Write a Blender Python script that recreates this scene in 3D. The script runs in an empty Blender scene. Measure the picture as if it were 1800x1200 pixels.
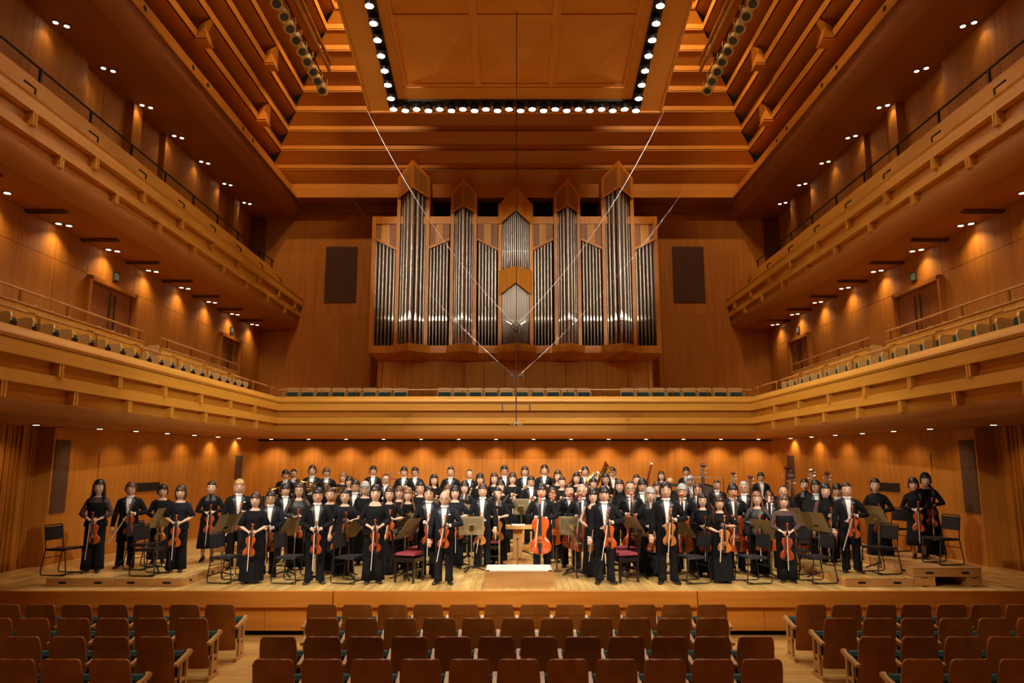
import bpy, math, random
from mathutils import Vector, Matrix
random.seed(7)
SC = bpy.context.scene
COL = SC.collection
PI = math.pi
def R(d): return math.radians(d)
# ---------------------------------------------------------------- camera, world, exposure
cam = bpy.data.cameras.new('camera'); camo = bpy.data.objects.new('camera', cam); COL.objects.link(camo)
cam.sensor_width = 36; cam.lens = 25.6; cam.shift_x = -5/1800; cam.clip_end = 200
camo.location = (0, 0, 2.15); camo.rotation_euler = (R(99.32), 0, 0); SC.camera = camo
SC.view_settings.view_transform = 'Standard'; SC.view_settings.look = 'None'
SC.view_settings.exposure = -0.04; SC.view_settings.gamma = 1; SC.view_settings.use_curve_mapping = False
SC.cycles.max_bounces = 6; SC.cycles.diffuse_bounces = 4; SC.cycles.glossy_bounces = 3
SC.cycles.use_denoising = True; SC.cycles.sample_clamp_indirect = 4
SC.cycles.caustics_reflective = False; SC.cycles.caustics_refractive = False
W = bpy.data.worlds.new('hall_air'); SC.world = W; W.use_nodes = True
W.node_tree.nodes['Background'].inputs[0].default_value = (.35, .2, .1, 1)
W.node_tree.nodes['Background'].inputs[1].default_value = .02
WARM = (1, .66, .32); NEUT = (1, .88, .72)
LP = dict(stage=165, wash=40, top=22, aud=460, cove=2000, front=550, key=6600, organ=6200, ceil_fill=820)   # lamp powers (W); all but stage, wash and top drive added spots
# ---------------------------------------------------------------- helpers
def tag(o, label=None, cat=None, group=None, kind=None):
    if label: o['label'] = label
    if cat: o['category'] = cat
    if group: o['group'] = group
    if kind: o['kind'] = kind
    return o
def thing(name, label, cat, loc=(0, 0, 0), rz=0, group=None, kind=None, scale=1):
    o = bpy.data.objects.new(name, None); COL.objects.link(o)
    o.location = loc; o.rotation_euler = (0, 0, rz); o.scale = (scale,)*3; o.empty_display_size = .2
    return tag(o, label, cat, group, kind)
class MB:
    def __init__(s): s.v = []; s.f = []; s.m = []; s.mi = 0
    def add(s, vs, fs):
        n = len(s.v); s.v += [tuple(p) for p in vs]
        for f in fs: s.f.append([i+n for i in f]); s.m.append(s.mi)
        return s
    def box(s, x0, x1, y0, y1, z0, z1):
        return s.add([(x, y, z) for z in (z0, z1) for y in (y0, y1) for x in (x0, x1)],
              [(0, 2, 3, 1), (4, 5, 7, 6), (0, 1, 5, 4), (2, 6, 7, 3), (0, 4, 6, 2), (1, 3, 7, 5)])
    def bev(s, x0, x1, y0, y1, z0, z1, b=.01, ax='z'):
        # box with its four edges along ax chamfered
        def P(u0, u1, v0, v1): return [(u0+b, v0), (u1-b, v0), (u1, v0+b), (u1, v1-b), (u1-b, v1), (u0+b, v1), (u0, v1-b), (u0, v0+b)]
        if ax == 'z': return s.prism([(x, y) for x, y in P(x0, x1, y0, y1)], z0, z1, lambda a, b_, c: (a, b_, c))
        if ax == 'y': return s.prism(P(x0, x1, z0, z1), y0, y1, lambda a, b_, c: (a, c, b_))
        return s.prism(P(y0, y1, z0, z1), x0, x1, lambda a, b_, c: (c, a, b_))
    def prism(s, poly, c0, c1, mp=lambda a, b, c: (a, b, c)):
        n = len(poly)
        s.add([mp(a, b, c0) for a, b in poly]+[mp(a, b, c1) for a, b in poly],
              [list(range(n))[::-1], list(range(n, 2*n))]+[(i, (i+1) % n, (i+1) % n+n, i+n) for i in range(n)])
        return s
    def hexa(s, p):   # 8 points: bottom four, top four
        return s.add(p, [(3, 2, 1, 0), (4, 5, 6, 7), (0, 1, 5, 4), (1, 2, 6, 5), (2, 3, 7, 6), (3, 0, 4, 7)])
    def rings(s, rs, closed=True, caps=True):
        n = len(rs[0]); vs = [p for r in rs for p in r]; fs = []
        for i in range(len(rs)-1):
            for j in range(n if closed else n-1):
                a = i*n+j; b = i*n+(j+1) % n; fs.append((a, b, b+n, a+n))
        if caps and closed: fs.append(list(range(n))[::-1]); fs.append([(len(rs)-1)*n+j for j in range(n)])
        return s.add(vs, fs)
    def tube(s, pts, r, n=8, caps=True, flat=1.0):
        pts = [Vector(p) for p in pts]; rr = r if isinstance(r, (list, tuple)) else [r]*len(pts)
        t0 = (pts[1]-pts[0]).normalized(); up = Vector((0, 0, 1)) if abs(t0.z) < .9 else Vector((0, 1, 0))
        u = t0.cross(up).normalized(); out = []
        for i, p in enumerate(pts):
            t = (pts[min(i+1, len(pts)-1)]-pts[max(i-1, 0)]).normalized()
            u = (u-t*u.dot(t)).normalized(); w = t.cross(u)
            out.append([p+(u*math.cos(k*2*PI/n)+w*math.sin(k*2*PI/n)*flat)*rr[i] for k in range(n)])
        return s.rings(out, True, caps)
    def lathe(s, prof, c=(0, 0, 0), n=16, M=None):
        rs = []
        for r, z in prof:
            ring = [Vector((math.cos(k*2*PI/n)*r, math.sin(k*2*PI/n)*r, z)) for k in range(n)]
            rs.append([(M @ p if M else p)+Vector(c) for p in ring])
        return s.rings(rs)
    def ell(s, c, r, n=8, m=6, M=None):
        rs = []
        for i in range(m+1):
            a = -PI/2+PI*i/m; cr = max(math.cos(a), .02)
            rs.append([tuple(((M @ Vector((math.cos(k*2*PI/n)*cr*r[0], math.sin(k*2*PI/n)*cr*r[1], math.sin(a)*r[2]))) if M else
                  Vector((math.cos(k*2*PI/n)*cr*r[0], math.sin(k*2*PI/n)*cr*r[1], math.sin(a)*r[2])))+Vector(c)) for k in range(n)])
        return s.rings(rs)
    def torus(s, c, Rr, r, n=24, k=6, ax='y', a0=0, a1=2*PI):
        full = abs(a1-a0-2*PI) < 1e-6; pts = []
        for i in range(n+1):
            a = a0+(a1-a0)*i/n; u, v = math.cos(a)*Rr, math.sin(a)*Rr
            pts.append({'y': (u, 0, v), 'z': (u, v, 0), 'x': (0, u, v)}[ax])
        return s.tube([Vector(p)+Vector(c) for p in pts], r, k, caps=not full)
    def mesh(s, mats, smooth=None, name='m'):
        me = bpy.data.meshes.new(name); me.from_pydata(s.v, [], s.f)
        for m in (mats if isinstance(mats, (list, tuple)) else [mats]): me.materials.append(m)
        if any(s.m): me.polygons.foreach_set('material_index', s.m)
        me.validate(); me.update()
        if smooth is not None:
            me.polygons.foreach_set('use_smooth', [True]*len(me.polygons))
            if smooth < 180: me.set_sharp_from_angle(angle=R(smooth))
        return me
    def build(s, name, mats, parent=None, smooth=None, loc=None, **kw):
        return link(name, s.mesh(mats, smooth, name), parent, loc, **kw)
def link(name, me, parent=None, loc=None, rot=None, scale=None, mats=None, label=None, **kw):
    o = bpy.data.objects.new(name, me); COL.objects.link(o)
    if parent: o.parent = parent
    if loc: o.location = loc
    if rot: o.rotation_euler = rot
    if scale: o.scale = scale
    for i, m in enumerate(mats or []):
        if m: o.material_slots[i].link = 'OBJECT'; o.material_slots[i].material = m
    if kw or label: tag(o, label, **kw)
    return o
CACHE = {}
def cached(key, fn):
    if key not in CACHE: CACHE[key] = fn()
    return CACHE[key]
# ---------------------------------------------------------------- materials
def mat(name, col, rough=.5, metal=0, emit=None, spec=.5, coat=0, alpha=1):
    m = bpy.data.materials.new(name); m.use_nodes = True; b = m.node_tree.nodes['Principled BSDF']
    b.inputs['Base Color'].default_value = (*col, 1); b.inputs['Roughness'].default_value = rough
    b.inputs['Metallic'].default_value = metal; b.inputs['Specular IOR Level'].default_value = spec
    b.inputs['Coat Weight'].default_value = coat; b.inputs['Alpha'].default_value = alpha
    if emit:
        b.inputs['Emission Color'].default_value = (*emit[0], 1); b.inputs['Emission Strength'].default_value = emit[1]
        m.cycles.emission_sampling = 'NONE'
    return m
def noisy(m, c1, c2, scale=(1, 1, 1), detail=3, rough=None, obj_var=0., bump=0., lo=.35, hi=.65):
    nt = m.node_tree; N = nt.nodes; L = nt.links; b = N['Principled BSDF']
    tc = N.new('ShaderNodeTexCoord'); mp = N.new('ShaderNodeMapping'); no = N.new('ShaderNodeTexNoise'); cr = N.new('ShaderNodeValToRGB')
    mp.inputs['Scale'].default_value = scale; no.inputs['Scale'].default_value = 1; no.inputs['Detail'].default_value = detail
    L.new(tc.outputs['Object'], mp.inputs[0]); L.new(no.outputs['Fac'], cr.inputs[0])
    if obj_var:
        oi = N.new('ShaderNodeObjectInfo'); ad = N.new('ShaderNodeVectorMath'); ad.operation = 'ADD'; mu = N.new('ShaderNodeVectorMath'); mu.operation = 'SCALE'
        cx = N.new('ShaderNodeCombineXYZ'); L.new(oi.outputs['Random'], cx.inputs[0]); L.new(oi.outputs['Random'], cx.inputs[1]); L.new(cx.outputs[0], mu.inputs[0]); mu.inputs['Scale'].default_value = 37.
        L.new(mp.outputs[0], ad.inputs[0]); L.new(mu.outputs[0], ad.inputs[1]); L.new(ad.outputs[0], no.inputs['Vector'])
    else: L.new(mp.outputs[0], no.inputs['Vector'])
    cr.color_ramp.elements[0].position = lo; cr.color_ramp.elements[1].position = hi
    cr.color_ramp.elements[0].color = (*c1, 1); cr.color_ramp.elements[1].color = (*c2, 1)
    out = cr.outputs[0]
    if obj_var:
        hs = N.new('ShaderNodeHueSaturation'); mr = N.new('ShaderNodeMapRange'); mr.inputs['To Min'].default_value = 1-obj_var; mr.inputs['To Max'].default_value = 1+obj_var
        L.new(oi.outputs['Random'], mr.inputs[0]); L.new(mr.outputs[0], hs.inputs['Value']); L.new(out, hs.inputs['Color']); out = hs.outputs[0]
    L.new(out, b.inputs['Base Color'])
    if bump:
        bp = N.new('ShaderNodeBump'); bp.inputs['Strength'].default_value = bump; bp.inputs['Distance'].default_value = .01
        L.new(no.outputs['Fac'], bp.inputs['Height']); L.new(bp.outputs[0], b.inputs['Normal'])
    return m
def wood(name, c1, c2, scale, rough=.42, var=.07, coat=0):
    return noisy(mat(name, c1, rough, coat=coat), c1, c2, scale, 4, obj_var=var, bump=.05)
M = {}
M['wall_v'] = wood('wall veneer', (.40, .145, .013), (.49, .195, .019), (9, 9, .5), .62)
M['wall_h'] = wood('board veneer', (.60, .27, .026), (.66, .31, .034), (.25, .25, 16), .5, .04)
M['ceil'] = wood('ceiling veneer', (.50, .195, .020), (.56, .225, .026), (.3, .3, 6), .45, .05)
M['canopy'] = wood('lightened canopy veneer', (.72, .30, .042), (.78, .34, .052), (.5, .5, 5), .5, .04)  # lighter than the ceiling veneer, standing in for light bounced off the stage
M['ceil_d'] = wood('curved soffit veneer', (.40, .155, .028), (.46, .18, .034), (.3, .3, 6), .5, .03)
M['reveal'] = mat('dark reveal', (.16, .05, .012), .8)
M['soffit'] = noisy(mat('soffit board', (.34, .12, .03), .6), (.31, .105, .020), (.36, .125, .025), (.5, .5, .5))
M['floor_n'] = wood('stage maple', (.60, .365, .105), (.80, .54, .20), (11, .7, 5), .28, .16)
M['floor_a'] = wood('aisle boards', (.50, .26, .06), (.64, .37, .11), (.7, 12, 5), .3, .14)
M['apron'] = wood('apron veneer', (.50, .165, .016), (.60, .215, .026), (.7, 5, 9), .35, .05)
M['riser'] = wood('riser plywood', (.47, .22, .065), (.60, .31, .10), (1.2, 6, 7), .4, .08)
M['organ'] = wood('organ case oak', (.56, .215, .020), (.68, .285, .030), (8, 8, .6), .4, .06)
M['organ_d'] = wood('organ panel dark', (.30, .13, .045), (.40, .18, .065), (12, 12, .6), .5, .12)
M['organ_l'] = wood('organ panel light', (.62, .31, .065), (.70, .37, .09), (12, 12, .6), .5, .05)
M['door'] = wood('door veneer', (.26, .085, .02), (.33, .115, .028), (6, 6, .6), .5)
M['black'] = mat('black void', (.006, .004, .003), .9)
M['tin'] = mat('pipe metal', (.42, .385, .34), .30, .7)
M['tin_b'] = mat('pipe lip', (.74, .69, .61), .3, .8)
M['bassneck'] = mat('dark scroll', (.10, .022, .012), .3, coat=.3)
M['grille'] = mat('speaker cloth', (.085, .04, .025), .9)
M['steel'] = mat('steel', (.5, .46, .40), .3, 1)
M['darkmetal'] = mat('dark metal', (.03, .026, .022), .4, .6)
M['cable'] = mat('white cable', (.8, .78, .75), .5)
M['lampglow'] = mat('lamp lens', (1, 1, 1), .5, emit=((1, .93, .82), 60))
M['spotglow'] = mat('downlight lens', (1, 1, 1), .5, emit=((1, .76, .50), 9))
M['beige'] = mat('fixture cream', (.78, .66, .38), .45)
M['lensdark'] = mat('dark lens', (.012, .012, .013), .35)
M['exit'] = mat('exit sign', (.10, .14, .10), .5, emit=((.35, .55, .38), .10))
M['signframe'] = mat('sign case', (.04, .03, .02), .6)
M['brass'] = mat('brass', (.78, .52, .18), .2, 1)
M['glass'] = mat('tinted glass', (.75, .6, .45), .05, spec=.6, alpha=.22)
# ---------------------------------------------------------------- light helper
def spot(loc, target, power, col=NEUT, angle=60, blend=.6, r=.05):
    l = bpy.data.lights.new('lamp', 'SPOT'); l.energy = power; l.color = col; l.spot_size = R(angle); l.spot_blend = blend; l.shadow_soft_size = r
    o = bpy.data.objects.new('lamp_light', l); COL.objects.link(o); o.location = loc
    o.rotation_euler = (Vector(target)-Vector(loc)).to_track_quat('-Z', 'Y').to_euler(); return o
def area(loc, rot, sx, sy, power, col=NEUT):
    l = bpy.data.lights.new('strip', 'AREA'); l.shape = 'RECTANGLE'; l.size = sx; l.size_y = sy; l.energy = power; l.color = col
    o = bpy.data.objects.new('strip_light', l); COL.objects.link(o); o.location = loc; o.rotation_euler = rot; return o
ORD = ['first', 'second', 'third', 'fourth', 'fifth', 'sixth', 'seventh', 'eighth', 'ninth', 'tenth', 'eleventh', 'twelfth', 'thirteenth', 'fourteenth', 'fifteenth', 'sixteenth', 'seventeenth', 'eighteenth', 'nineteenth', 'twentieth', 'twenty-first', 'twenty-second', 'twenty-third', 'twenty-fourth', 'twenty-fifth', 'twenty-sixth', 'twenty-seventh', 'twenty-eighth', 'twenty-ninth', 'thirtieth']
SIDE = {-1: 'left', 1: 'right'}
# spots added out of view overhead to light the audience seats; no fixtures built
for x in (-5, 5):
    for y in (-2, 3):
        spot((x, y, 17.5), (x*.9, y+2.5, 0), LP['aud'], (1, .74, .46), 95, .8, .4)
# house spots added in mid-air above the canopy to brighten the stepped ceiling
for x in (-1, 1):
    for y in (5, 11):
        spot((x*3.0, y, 18.2), (x*9.2, y+2, 13.0), LP['ceil_fill'], (1, .66, .32), 95, .8, .2)
    spot((x*4.6, 20.6, 19.2), (x*6.9, 25.4, 13.6), LP['cove'], (1, .64, .30), 66, .7, .15)  # added spot brightening the rear ceiling fascias
    spot((x*3.0, 17.0, 18.6), (x*8.8, 19.5, 13.8), LP['cove']*.7, (1, .64, .30), 74, .8, .15)  # added spot brightening the side fascias near the rear
    spot((x*6.0, 4.0, 13.2), (x*2.2, 26.2, 9.2), LP['organ'], (1, .82, .60), 16.5, .35, .3)      # added spots brightening the organ
# unseen front spots added over the audience, aimed at the players and balcony fronts
for x in (-6, -2, 2, 6):
    spot((x, 4.0, 14.5), (x*.95, 20.5, 1.2), LP['front'], (1, .84, .62), 37, .5, .2)
for x in (-1, 1):   # spots added by the upper balconies to key the players from the front
    for y, tx in ((1.5, -3.5), (4.5, 2.5)):
        spot((x*8.0, y, 9.0), (x*tx, 16.5, 1.3), LP['key'], (1, .89, .74), 34, .6, .15)
    spot((x*5.2, 18.0, 16.5), (x*8.6, 25.8, 12.9), LP['cove']*.35, (1, .60, .26), 34, .8, .2)  # added spot warming the lowest rear corners of the ceiling
for x in (-1, 1):   # cross spots added in mid-air to light the side balcony fronts
    for y in (5, 11):
        spot((x*4.5, y, 11.9 if y < 8 else 12.2), (-x*8, y+6, 5.0), LP['front']*.95, (1, .70, .38), 62, .9, .3)
PEOPLE = [
(-7.70,13.75,0.16,1.66,'w','long','black','sheerpants','clasp','violin',0,"person in sheer-sleeved blouse with long black hair at the platform's outer edge"),
(-7.42,14.35,0.16,1.60,'m','short','brown','tails','left','violin',0,'person in tailcoat with tousled brown hair standing on the low platform, bow slanting down'),
(-7.06,14.90,0.16,1.54,'w','crop','black','longsleeve','clasp','violin',0,'person in black top with cropped hair behind the tilted stand on the platform'),
(-6.20,13.80,0.16,1.56,'w','bob','darkbrown','shortsleeve','clasp','violin',0,'person in navy-black elbow-sleeved top with rounded brown bob on the platform'),
(-6.21,15.20,0.16,1.60,'w','tied','black','collar','clasp2','violin',0,'person in collared black shirt dress with hair tied back and bare ankles'),
(-5.68,15.30,0.00,1.79,'m','wavy','blond','tails','left','violin',0,'person in tailcoat and pocket square with wavy blond hair'),
(-4.72,13.55,0.00,1.60,'w','crop','darkbrown','longskirt','clasp','violin',0,'person in floor-length black skirt with short fringed hair at the stage edge'),
(-4.69,14.30,0.00,1.59,'m','short','black','tails','clasp','violin',1,'person in navy-black tailcoat with glasses and hands folded over a scroll'),
(-5.00,16.20,0.00,1.68,'m','bowl','black','tails','down','',0,'person in tailcoat with dark fringe, half hidden behind shiny satin blouse'),
(-4.41,15.20,0.00,1.72,'w','longwavy','darkbrown','satin','clasp2','violin',1,'person in shiny satin blouse with glasses and long wavy brown hair'),
(-3.59,13.55,0.00,1.68,'m','short','black','tails','clasp','violin',0,'person in tailcoat, front row, both hands resting on the violin neck'),
(-3.70,14.90,0.00,1.64,'w','tied','darkbrown','longskirt','down','violin',0,'person in dark grey high-necked top with hair pulled back'),
(-3.31,14.50,0.00,1.62,'w','tied','black','satinshort','left','violin',0,'person in short-sleeved satin top with bare arms holding a violin'),
(-4.10,18.20,0.16,1.63,'w','bob','black','longsleeve','down','',0,'person in black dress with blunt black fringe beside the horns'),
(-3.61,16.80,0.00,1.74,'m','short','black','tails','down','',1,'person in tailcoat with round glasses beside the grey bob'),
(-3.21,15.90,0.00,1.73,'w','bob','grey','longsleeve','down','',1,'person in round-necked black dress with a chin-length grey bob'),
(-2.54,13.55,0.00,1.74,'w','crop','black','wideneck','clasp','violin',0,'person in loose wide-necked black dress over trousers, front row'),
(-2.46,14.60,0.00,1.66,'w','long','darkbrown','lace','left','violin',0,'person in glittering black lace top with long brown hair'),
(-2.49,16.00,0.00,1.63,'w','crop','brown','longsleeve','down','',0,'person in black lace dress with short light brown hair, second violins'),
(-2.20,15.30,0.00,1.62,'w','verylong','lightbrown','longsleeve','clasp2','violin',0,'person in keyhole-necked dress with very long chestnut hair'),
(-2.19,17.20,0.00,1.68,'w','tied','black','longsleeve','down','flute',0,'person in round-necked top with centre-parted hair beside the chestnut hair, holding flute'),
(-6.11,19.60,0.32,1.61,'m','bowl','black','tails','wind','horn',0,'person in tailcoat with thick straight fringe, outermost horn'),
(-6.10,20.40,0.32,1.63,'m','crew','black','tails','wind','horn',1,'person in tailcoat with crew cut and glasses behind the outermost horn'),
(-5.40,19.70,0.32,1.73,'m','curtain','black','tails','wind','horn',0,'person in tailcoat with curtained hair holding a horn, tallest of the horns'),
(-5.02,19.70,0.32,1.67,'m','bowl','brown','tails','wind','horn',0,'person in tailcoat with soft brown hair holding a horn'),
(-4.57,19.30,0.32,1.54,'w','bob','lightbrown','shortsleeve','wind','horn',0,'person in black lace top with light brown hair holding a horn'),
(-4.06,21.20,0.32,1.70,'m','short','black','tails','down','',0,'person in tailcoat with arms down, alone behind the trumpets'),
(-3.34,19.20,0.16,1.67,'m','receding','black','tails','wind','trumpet',1,'person in tailcoat with glasses and receding hair holding a trumpet'),
(-3.04,20.30,0.32,1.68,'m','short','black','tails','wind','trumpet',0,'person in tailcoat with slicked-up hair holding a trumpet'),
(-2.73,20.20,0.32,1.67,'m','short','black','tails','wind','trumpet',1,'person in tailcoat with glasses and side parting holding a trumpet'),
(-2.03,18.60,0.16,1.67,'w','long','black','longsleeve','wind','clarinet',0,'person in black dress with long black hair holding a clarinet'),
(-1.71,19.20,0.32,1.69,'m','slick','black','tails','wind','clarinet',0,'person in tailcoat with high slicked-back hair holding a clarinet'),
(-1.53,16.90,0.00,1.63,'w','crop','brown','longsleeve','down','',0,'person in black top with reddish-brown hair hidden behind the bald leader'),
(-1.27,13.50,0.00,1.63,'m','bald','black','tailspocket','left','violin',1,'bald person in tailcoat, glasses and white pocket square by the red-seated stools'),
(-1.64,14.20,0.00,1.68,'m','curtain','black','tails','clasp2','violin',0,'person in tailcoat with full centre-parted hair beside the bald leader'),
(-1.24,15.40,0.00,1.66,'w','bob','black','shortsleeve','clasp2','violin',0,'person in half-sleeved black dress with chin-length bob behind the bald leader'),
(-1.15,17.00,0.00,1.70,'w','bob','black','vneck','wind','clarinet',0,'person in V-necked black top holding a clarinet above the perforated stand'),
(-1.21,19.60,0.32,1.62,'m','receding','black','tails','wind','clarinet',0,'person in tailcoat with short receding black hair holding a clarinet'),
(-0.88,18.70,0.16,1.69,'w','bob','black','wideneck','down','',0,'person in wide-necked black top with straight shoulder-length bob in the winds'),
(-0.67,15.50,0.00,1.69,'m','short','darkbrown','tails','low','viola',0,'person in tailcoat holding a golden viola low behind the perforated stand'),
(-0.53,19.00,0.16,1.70,'w','long','darkbrown','longsleeve','wind','flute',0,'person in black dress and necklace with brown hair holding a flute'),
(-0.29,20.30,0.32,1.72,'m','short','black','tails','down','',1,'bearded person in tailcoat with glasses in the back row'),
(-0.33,17.20,0.00,1.73,'w','bob','black','longsleeve','wind','flute',0,'person in black jacket with fringe holding a flute, half hidden'),
(-0.06,18.60,0.16,1.72,'w','bob','darkbrown','longsleeve','wind','oboe',0,'person in high-necked black top with brown bob holding an oboe'),
(-0.37,15.90,0.00,1.61,'w','tied','black','vneck','clasp2','viola',0,'person in V-necked black dress with tied-back hair by the tall stool'),
(0.27,20.00,0.32,1.70,'m','wavy','darkbrown','tails','wind','flute',0,'person in tailcoat with wavy brown hair holding a flute'),
(0.40,17.60,0.16,1.63,'m','short','black','tails','wind','oboe',1,'person in tailcoat with black glasses and short hair holding an oboe'),
(0.53,14.70,0.00,1.72,'m','bowl','black','tails','cello','cello',0,'person in tailcoat and carnation, hands on the cello beside the podium'),
(0.79,19.60,0.32,1.74,'m','curtain','black','tails','wind','clarinet',0,'person in tailcoat with long curtained hair holding a clarinet, tallest of the winds'),
(1.11,19.20,0.16,1.76,'w','long','darkbrown','wideneck','wind','bassoon',0,'person in wide-necked black dress with long brown hair holding a bassoon'),
(1.17,17.70,0.16,1.62,'w','tied','black','longsleeve','wind','clarinet',0,'person in collarless black jacket with side parting holding a clarinet'),
(0.82,16.20,0.00,1.59,'w','bob','darkbrown','longsleeve','cello','cello',0,'person in black dress with brown bob behind the cello beside the podium'),
(1.14,15.60,0.00,1.68,'m','slick','black','tails','cello','cello',0,'person in tailcoat with swept-back hair holding a cello'),
(1.57,18.80,0.16,1.71,'w','long','black','longsleeve','wind','bassoon',0,'person in black top with straight long black hair holding a bassoon'),
(1.91,20.10,0.32,1.69,'m','curtain','black','tails','wind','tuba',0,'person in tailcoat with parted hair holding the tuba'),
(1.36,15.10,0.00,1.70,'m','receding','grey','tails','cello','cello',1,'person in tailcoat with thinning grey hair and glasses holding a cello'),
(1.50,14.30,0.00,1.64,'w','verylong','black','sleeveless','low','viola',0,'person in sleeveless beaded gown with long black hair over one shoulder'),
(1.62,13.55,0.00,1.71,'m','bowl','black','tails','left','viola',0,'person in tailcoat with a mop of black hair, front row by the podium'),
(1.95,17.60,0.16,1.59,'w','crop','black','longsleeve','down','',0,'person in black top with short fringe in front of the tuba'),
(2.32,18.90,0.16,1.68,'w','long','black','wideneck','wind','clarinet',0,'person in wide-necked black top with long black hair beside the tuba'),
(2.69,20.40,0.32,1.67,'m','short','black','tails','down','',0,'slim person in tailcoat in the back row, inward of the bassoon tops'),
(2.40,17.00,0.00,1.74,'w','long','darkbrown','sheer','clasp2','bassoon',0,'person in sheer high-necked blouse with long brown hair holding a bassoon'),
(2.36,15.20,0.00,1.76,'m','receding','black','tails','cello','cello',1,'person in tailcoat with black glasses and high forehead holding a cello'),
(3.09,18.80,0.16,1.67,'w','tied','black','longsleeve','wind','contrabassoon',0,'person in black top with tied-back hair beside the tall red-brown bassoon'),
(2.82,16.40,0.00,1.77,'m','bowl','black','tails','down','',0,'person in tailcoat with a blunt bowl cut behind the grey-haired violist'),
(2.62,14.40,0.00,1.66,'w','bob','grey','jacket','low','viola',0,'person in open black jacket with wavy grey hair holding a viola'),
(3.30,17.20,0.00,1.69,'w','long','darkbrown','longsleeve','down','',0,'person in black top with long dark hair behind the goatee'),
(4.12,20.80,0.32,1.56,'w','long','darkbrown','longsleeve','down','',0,'person in black top with heavy dark fringe behind the percussion stand'),
(2.75,13.55,0.00,1.78,'m','curtain','black','tails','left','viola',0,'person in tailcoat with a goatee, front row, holding a viola'),
(3.36,14.90,0.00,1.71,'m','bowl','grey','tails','cello','cello',0,'person in tailcoat with greying tousled hair holding a cello'),
(4.96,21.40,0.32,1.67,'m','short','black','tails','down','',0,'person in tailcoat with close-cropped hair, alone before the back wall near a bass scroll'),
(4.34,18.00,0.16,1.64,'m','wavy','grey','tails','wind','trombone',0,'person in tailcoat with long greying hair holding a trombone'),
(4.04,16.40,0.00,1.67,'m','curtain','darkbrown','tails','cello','bass',1,'person in tailcoat with chin-length brown hair and glasses beside a bass'),
(3.60,14.30,0.00,1.55,'w','long','black','longsleeve','clasp2','viola',0,'person in pleated black blouse with long black hair holding a viola'),
(3.73,13.60,0.00,1.54,'w','verylong','darkbrown','longskirt','left2','viola',0,'person in short-sleeved floor-length gown with long wavy brown hair, front row'),
(5.00,17.60,0.16,1.54,'m','crew','black','tails','down','',0,'person in tailcoat with cropped hair in front of the large drum'),
(4.40,15.00,0.00,1.71,'m','bowl','black','tails','cello','cello',0,'person in tailcoat with long black bowl cut holding a cello'),
(5.12,16.60,0.00,1.72,'m','crew','grey','tails','cello','bass',1,'person in tailcoat with short white hair and glasses beside a bass'),
(4.65,14.30,0.00,1.58,'w','long','lightbrown','satin','clasp2','viola',0,'person in loose satin top with straight light brown hair'),
(6.55,19.00,0.32,1.54,'m','short','black','tails','down','bass',0,'tall person in tailcoat with short black hair between two bass scrolls'),
(5.20,15.20,0.00,1.56,'m','short','black','tails','cello','cello',1,'person in tailcoat with black glasses and square collar holding a cello'),
(5.85,16.20,0.00,1.64,'m','receding','darkbrown','tails','cello','bass',0,'person in tailcoat with thinning brown hair beside a bass'),
(4.92,13.65,0.00,1.57,'w','bob','brown','sheerpants','clasp','viola',0,'person in sheer-shouldered top and wide trousers with brown fringed bob'),
(6.80,17.40,0.00,1.76,'w','tied','black','collar','down','',0,'person in high-collared black top with scraped-back hair behind the dark stand'),
(6.61,16.30,0.00,1.74,'m','wavy','black','tails','cello','bass',1,'person in tailcoat with curly black hair and glasses beside a bass'),
(6.16,14.75,0.00,1.72,'w','long','black','sheer','left','violin',0,'person in sheer sleeves and cropped trousers with flat shoes'),
(6.77,15.60,0.00,1.69,'m','bowl','black','tails','down','',0,'person in tailcoat with soft black hair leaning out behind the crew cut'),
(6.14,13.75,0.16,1.61,'m','crew','black','tails','left','violin',0,'person in tailcoat with black crew cut on the low platform'),
(7.24,14.90,0.16,1.66,'w','tied','black','longskirt2','clasp2','violin',0,'person in long-sleeved top and long flared skirt by the platform chair'),
(7.71,14.35,0.32,1.52,'w','longtied','black','midiskirt','clasp2','violin',0,'person in high-necked mid-calf dress with hair over one shoulder'),
(8.09,14.60,0.32,1.61,'w','longtied','black','jacketskirt','clasp2','violin',0,'person in fitted black jacket and long skirt on the high platform'),
]
SEATS = [
(0,0,11.17,[-7.47, -6.95, -6.42, -5.89, -5.37, -4.84, -4.32]),
(0,1,11.17,[-2.83, -2.31, -1.79, -1.27, -0.75, -0.23, 0.29, 0.81, 1.33, 1.85, 2.37, 2.89]),
(0,2,11.17,[4.34, 4.86, 5.37, 5.88, 6.4, 6.9, 7.41]),
(1,0,10.22,[-6.94, -6.44, -5.9, -5.38, -4.86, -4.32]),
(1,1,10.22,[-2.57, -2.05, -1.53, -1.01, -0.49, 0.04, 0.56, 1.09, 1.6, 2.12, 2.64]),
(1,2,10.22,[4.35, 4.87, 5.38, 5.89, 6.41, 6.93]),
(2,0,9.18,[-5.89, -5.35, -4.83, -4.3]),
(2,1,9.18,[-2.83, -2.3, -1.79, -1.26, -0.74, -0.22, 0.29, 0.81, 1.33, 1.85, 2.36, 2.88]),
(2,2,9.18,[4.33, 4.84, 5.36, 5.87]),
(3,0,8.18,[-5.3, -4.81, -4.29]),
(3,1,8.18,[-2.56, -2.04, -1.52, -1.0, -0.48, 0.04, 0.56, 1.08, 1.59, 2.1, 2.62]),
(3,2,8.18,[4.32, 4.83, 5.35]),
]
CHOIR_SEATS = [-7.47, -6.95, -6.43, -5.91, -5.39, -4.87, -4.35, -3.83, -2.36, -1.84, -1.32, -0.8, -0.28, 0.24, 0.76, 1.28, 1.8, 2.32, 3.77, 4.29, 4.81, 5.33, 5.85, 6.37, 6.89, 7.41]
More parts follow.
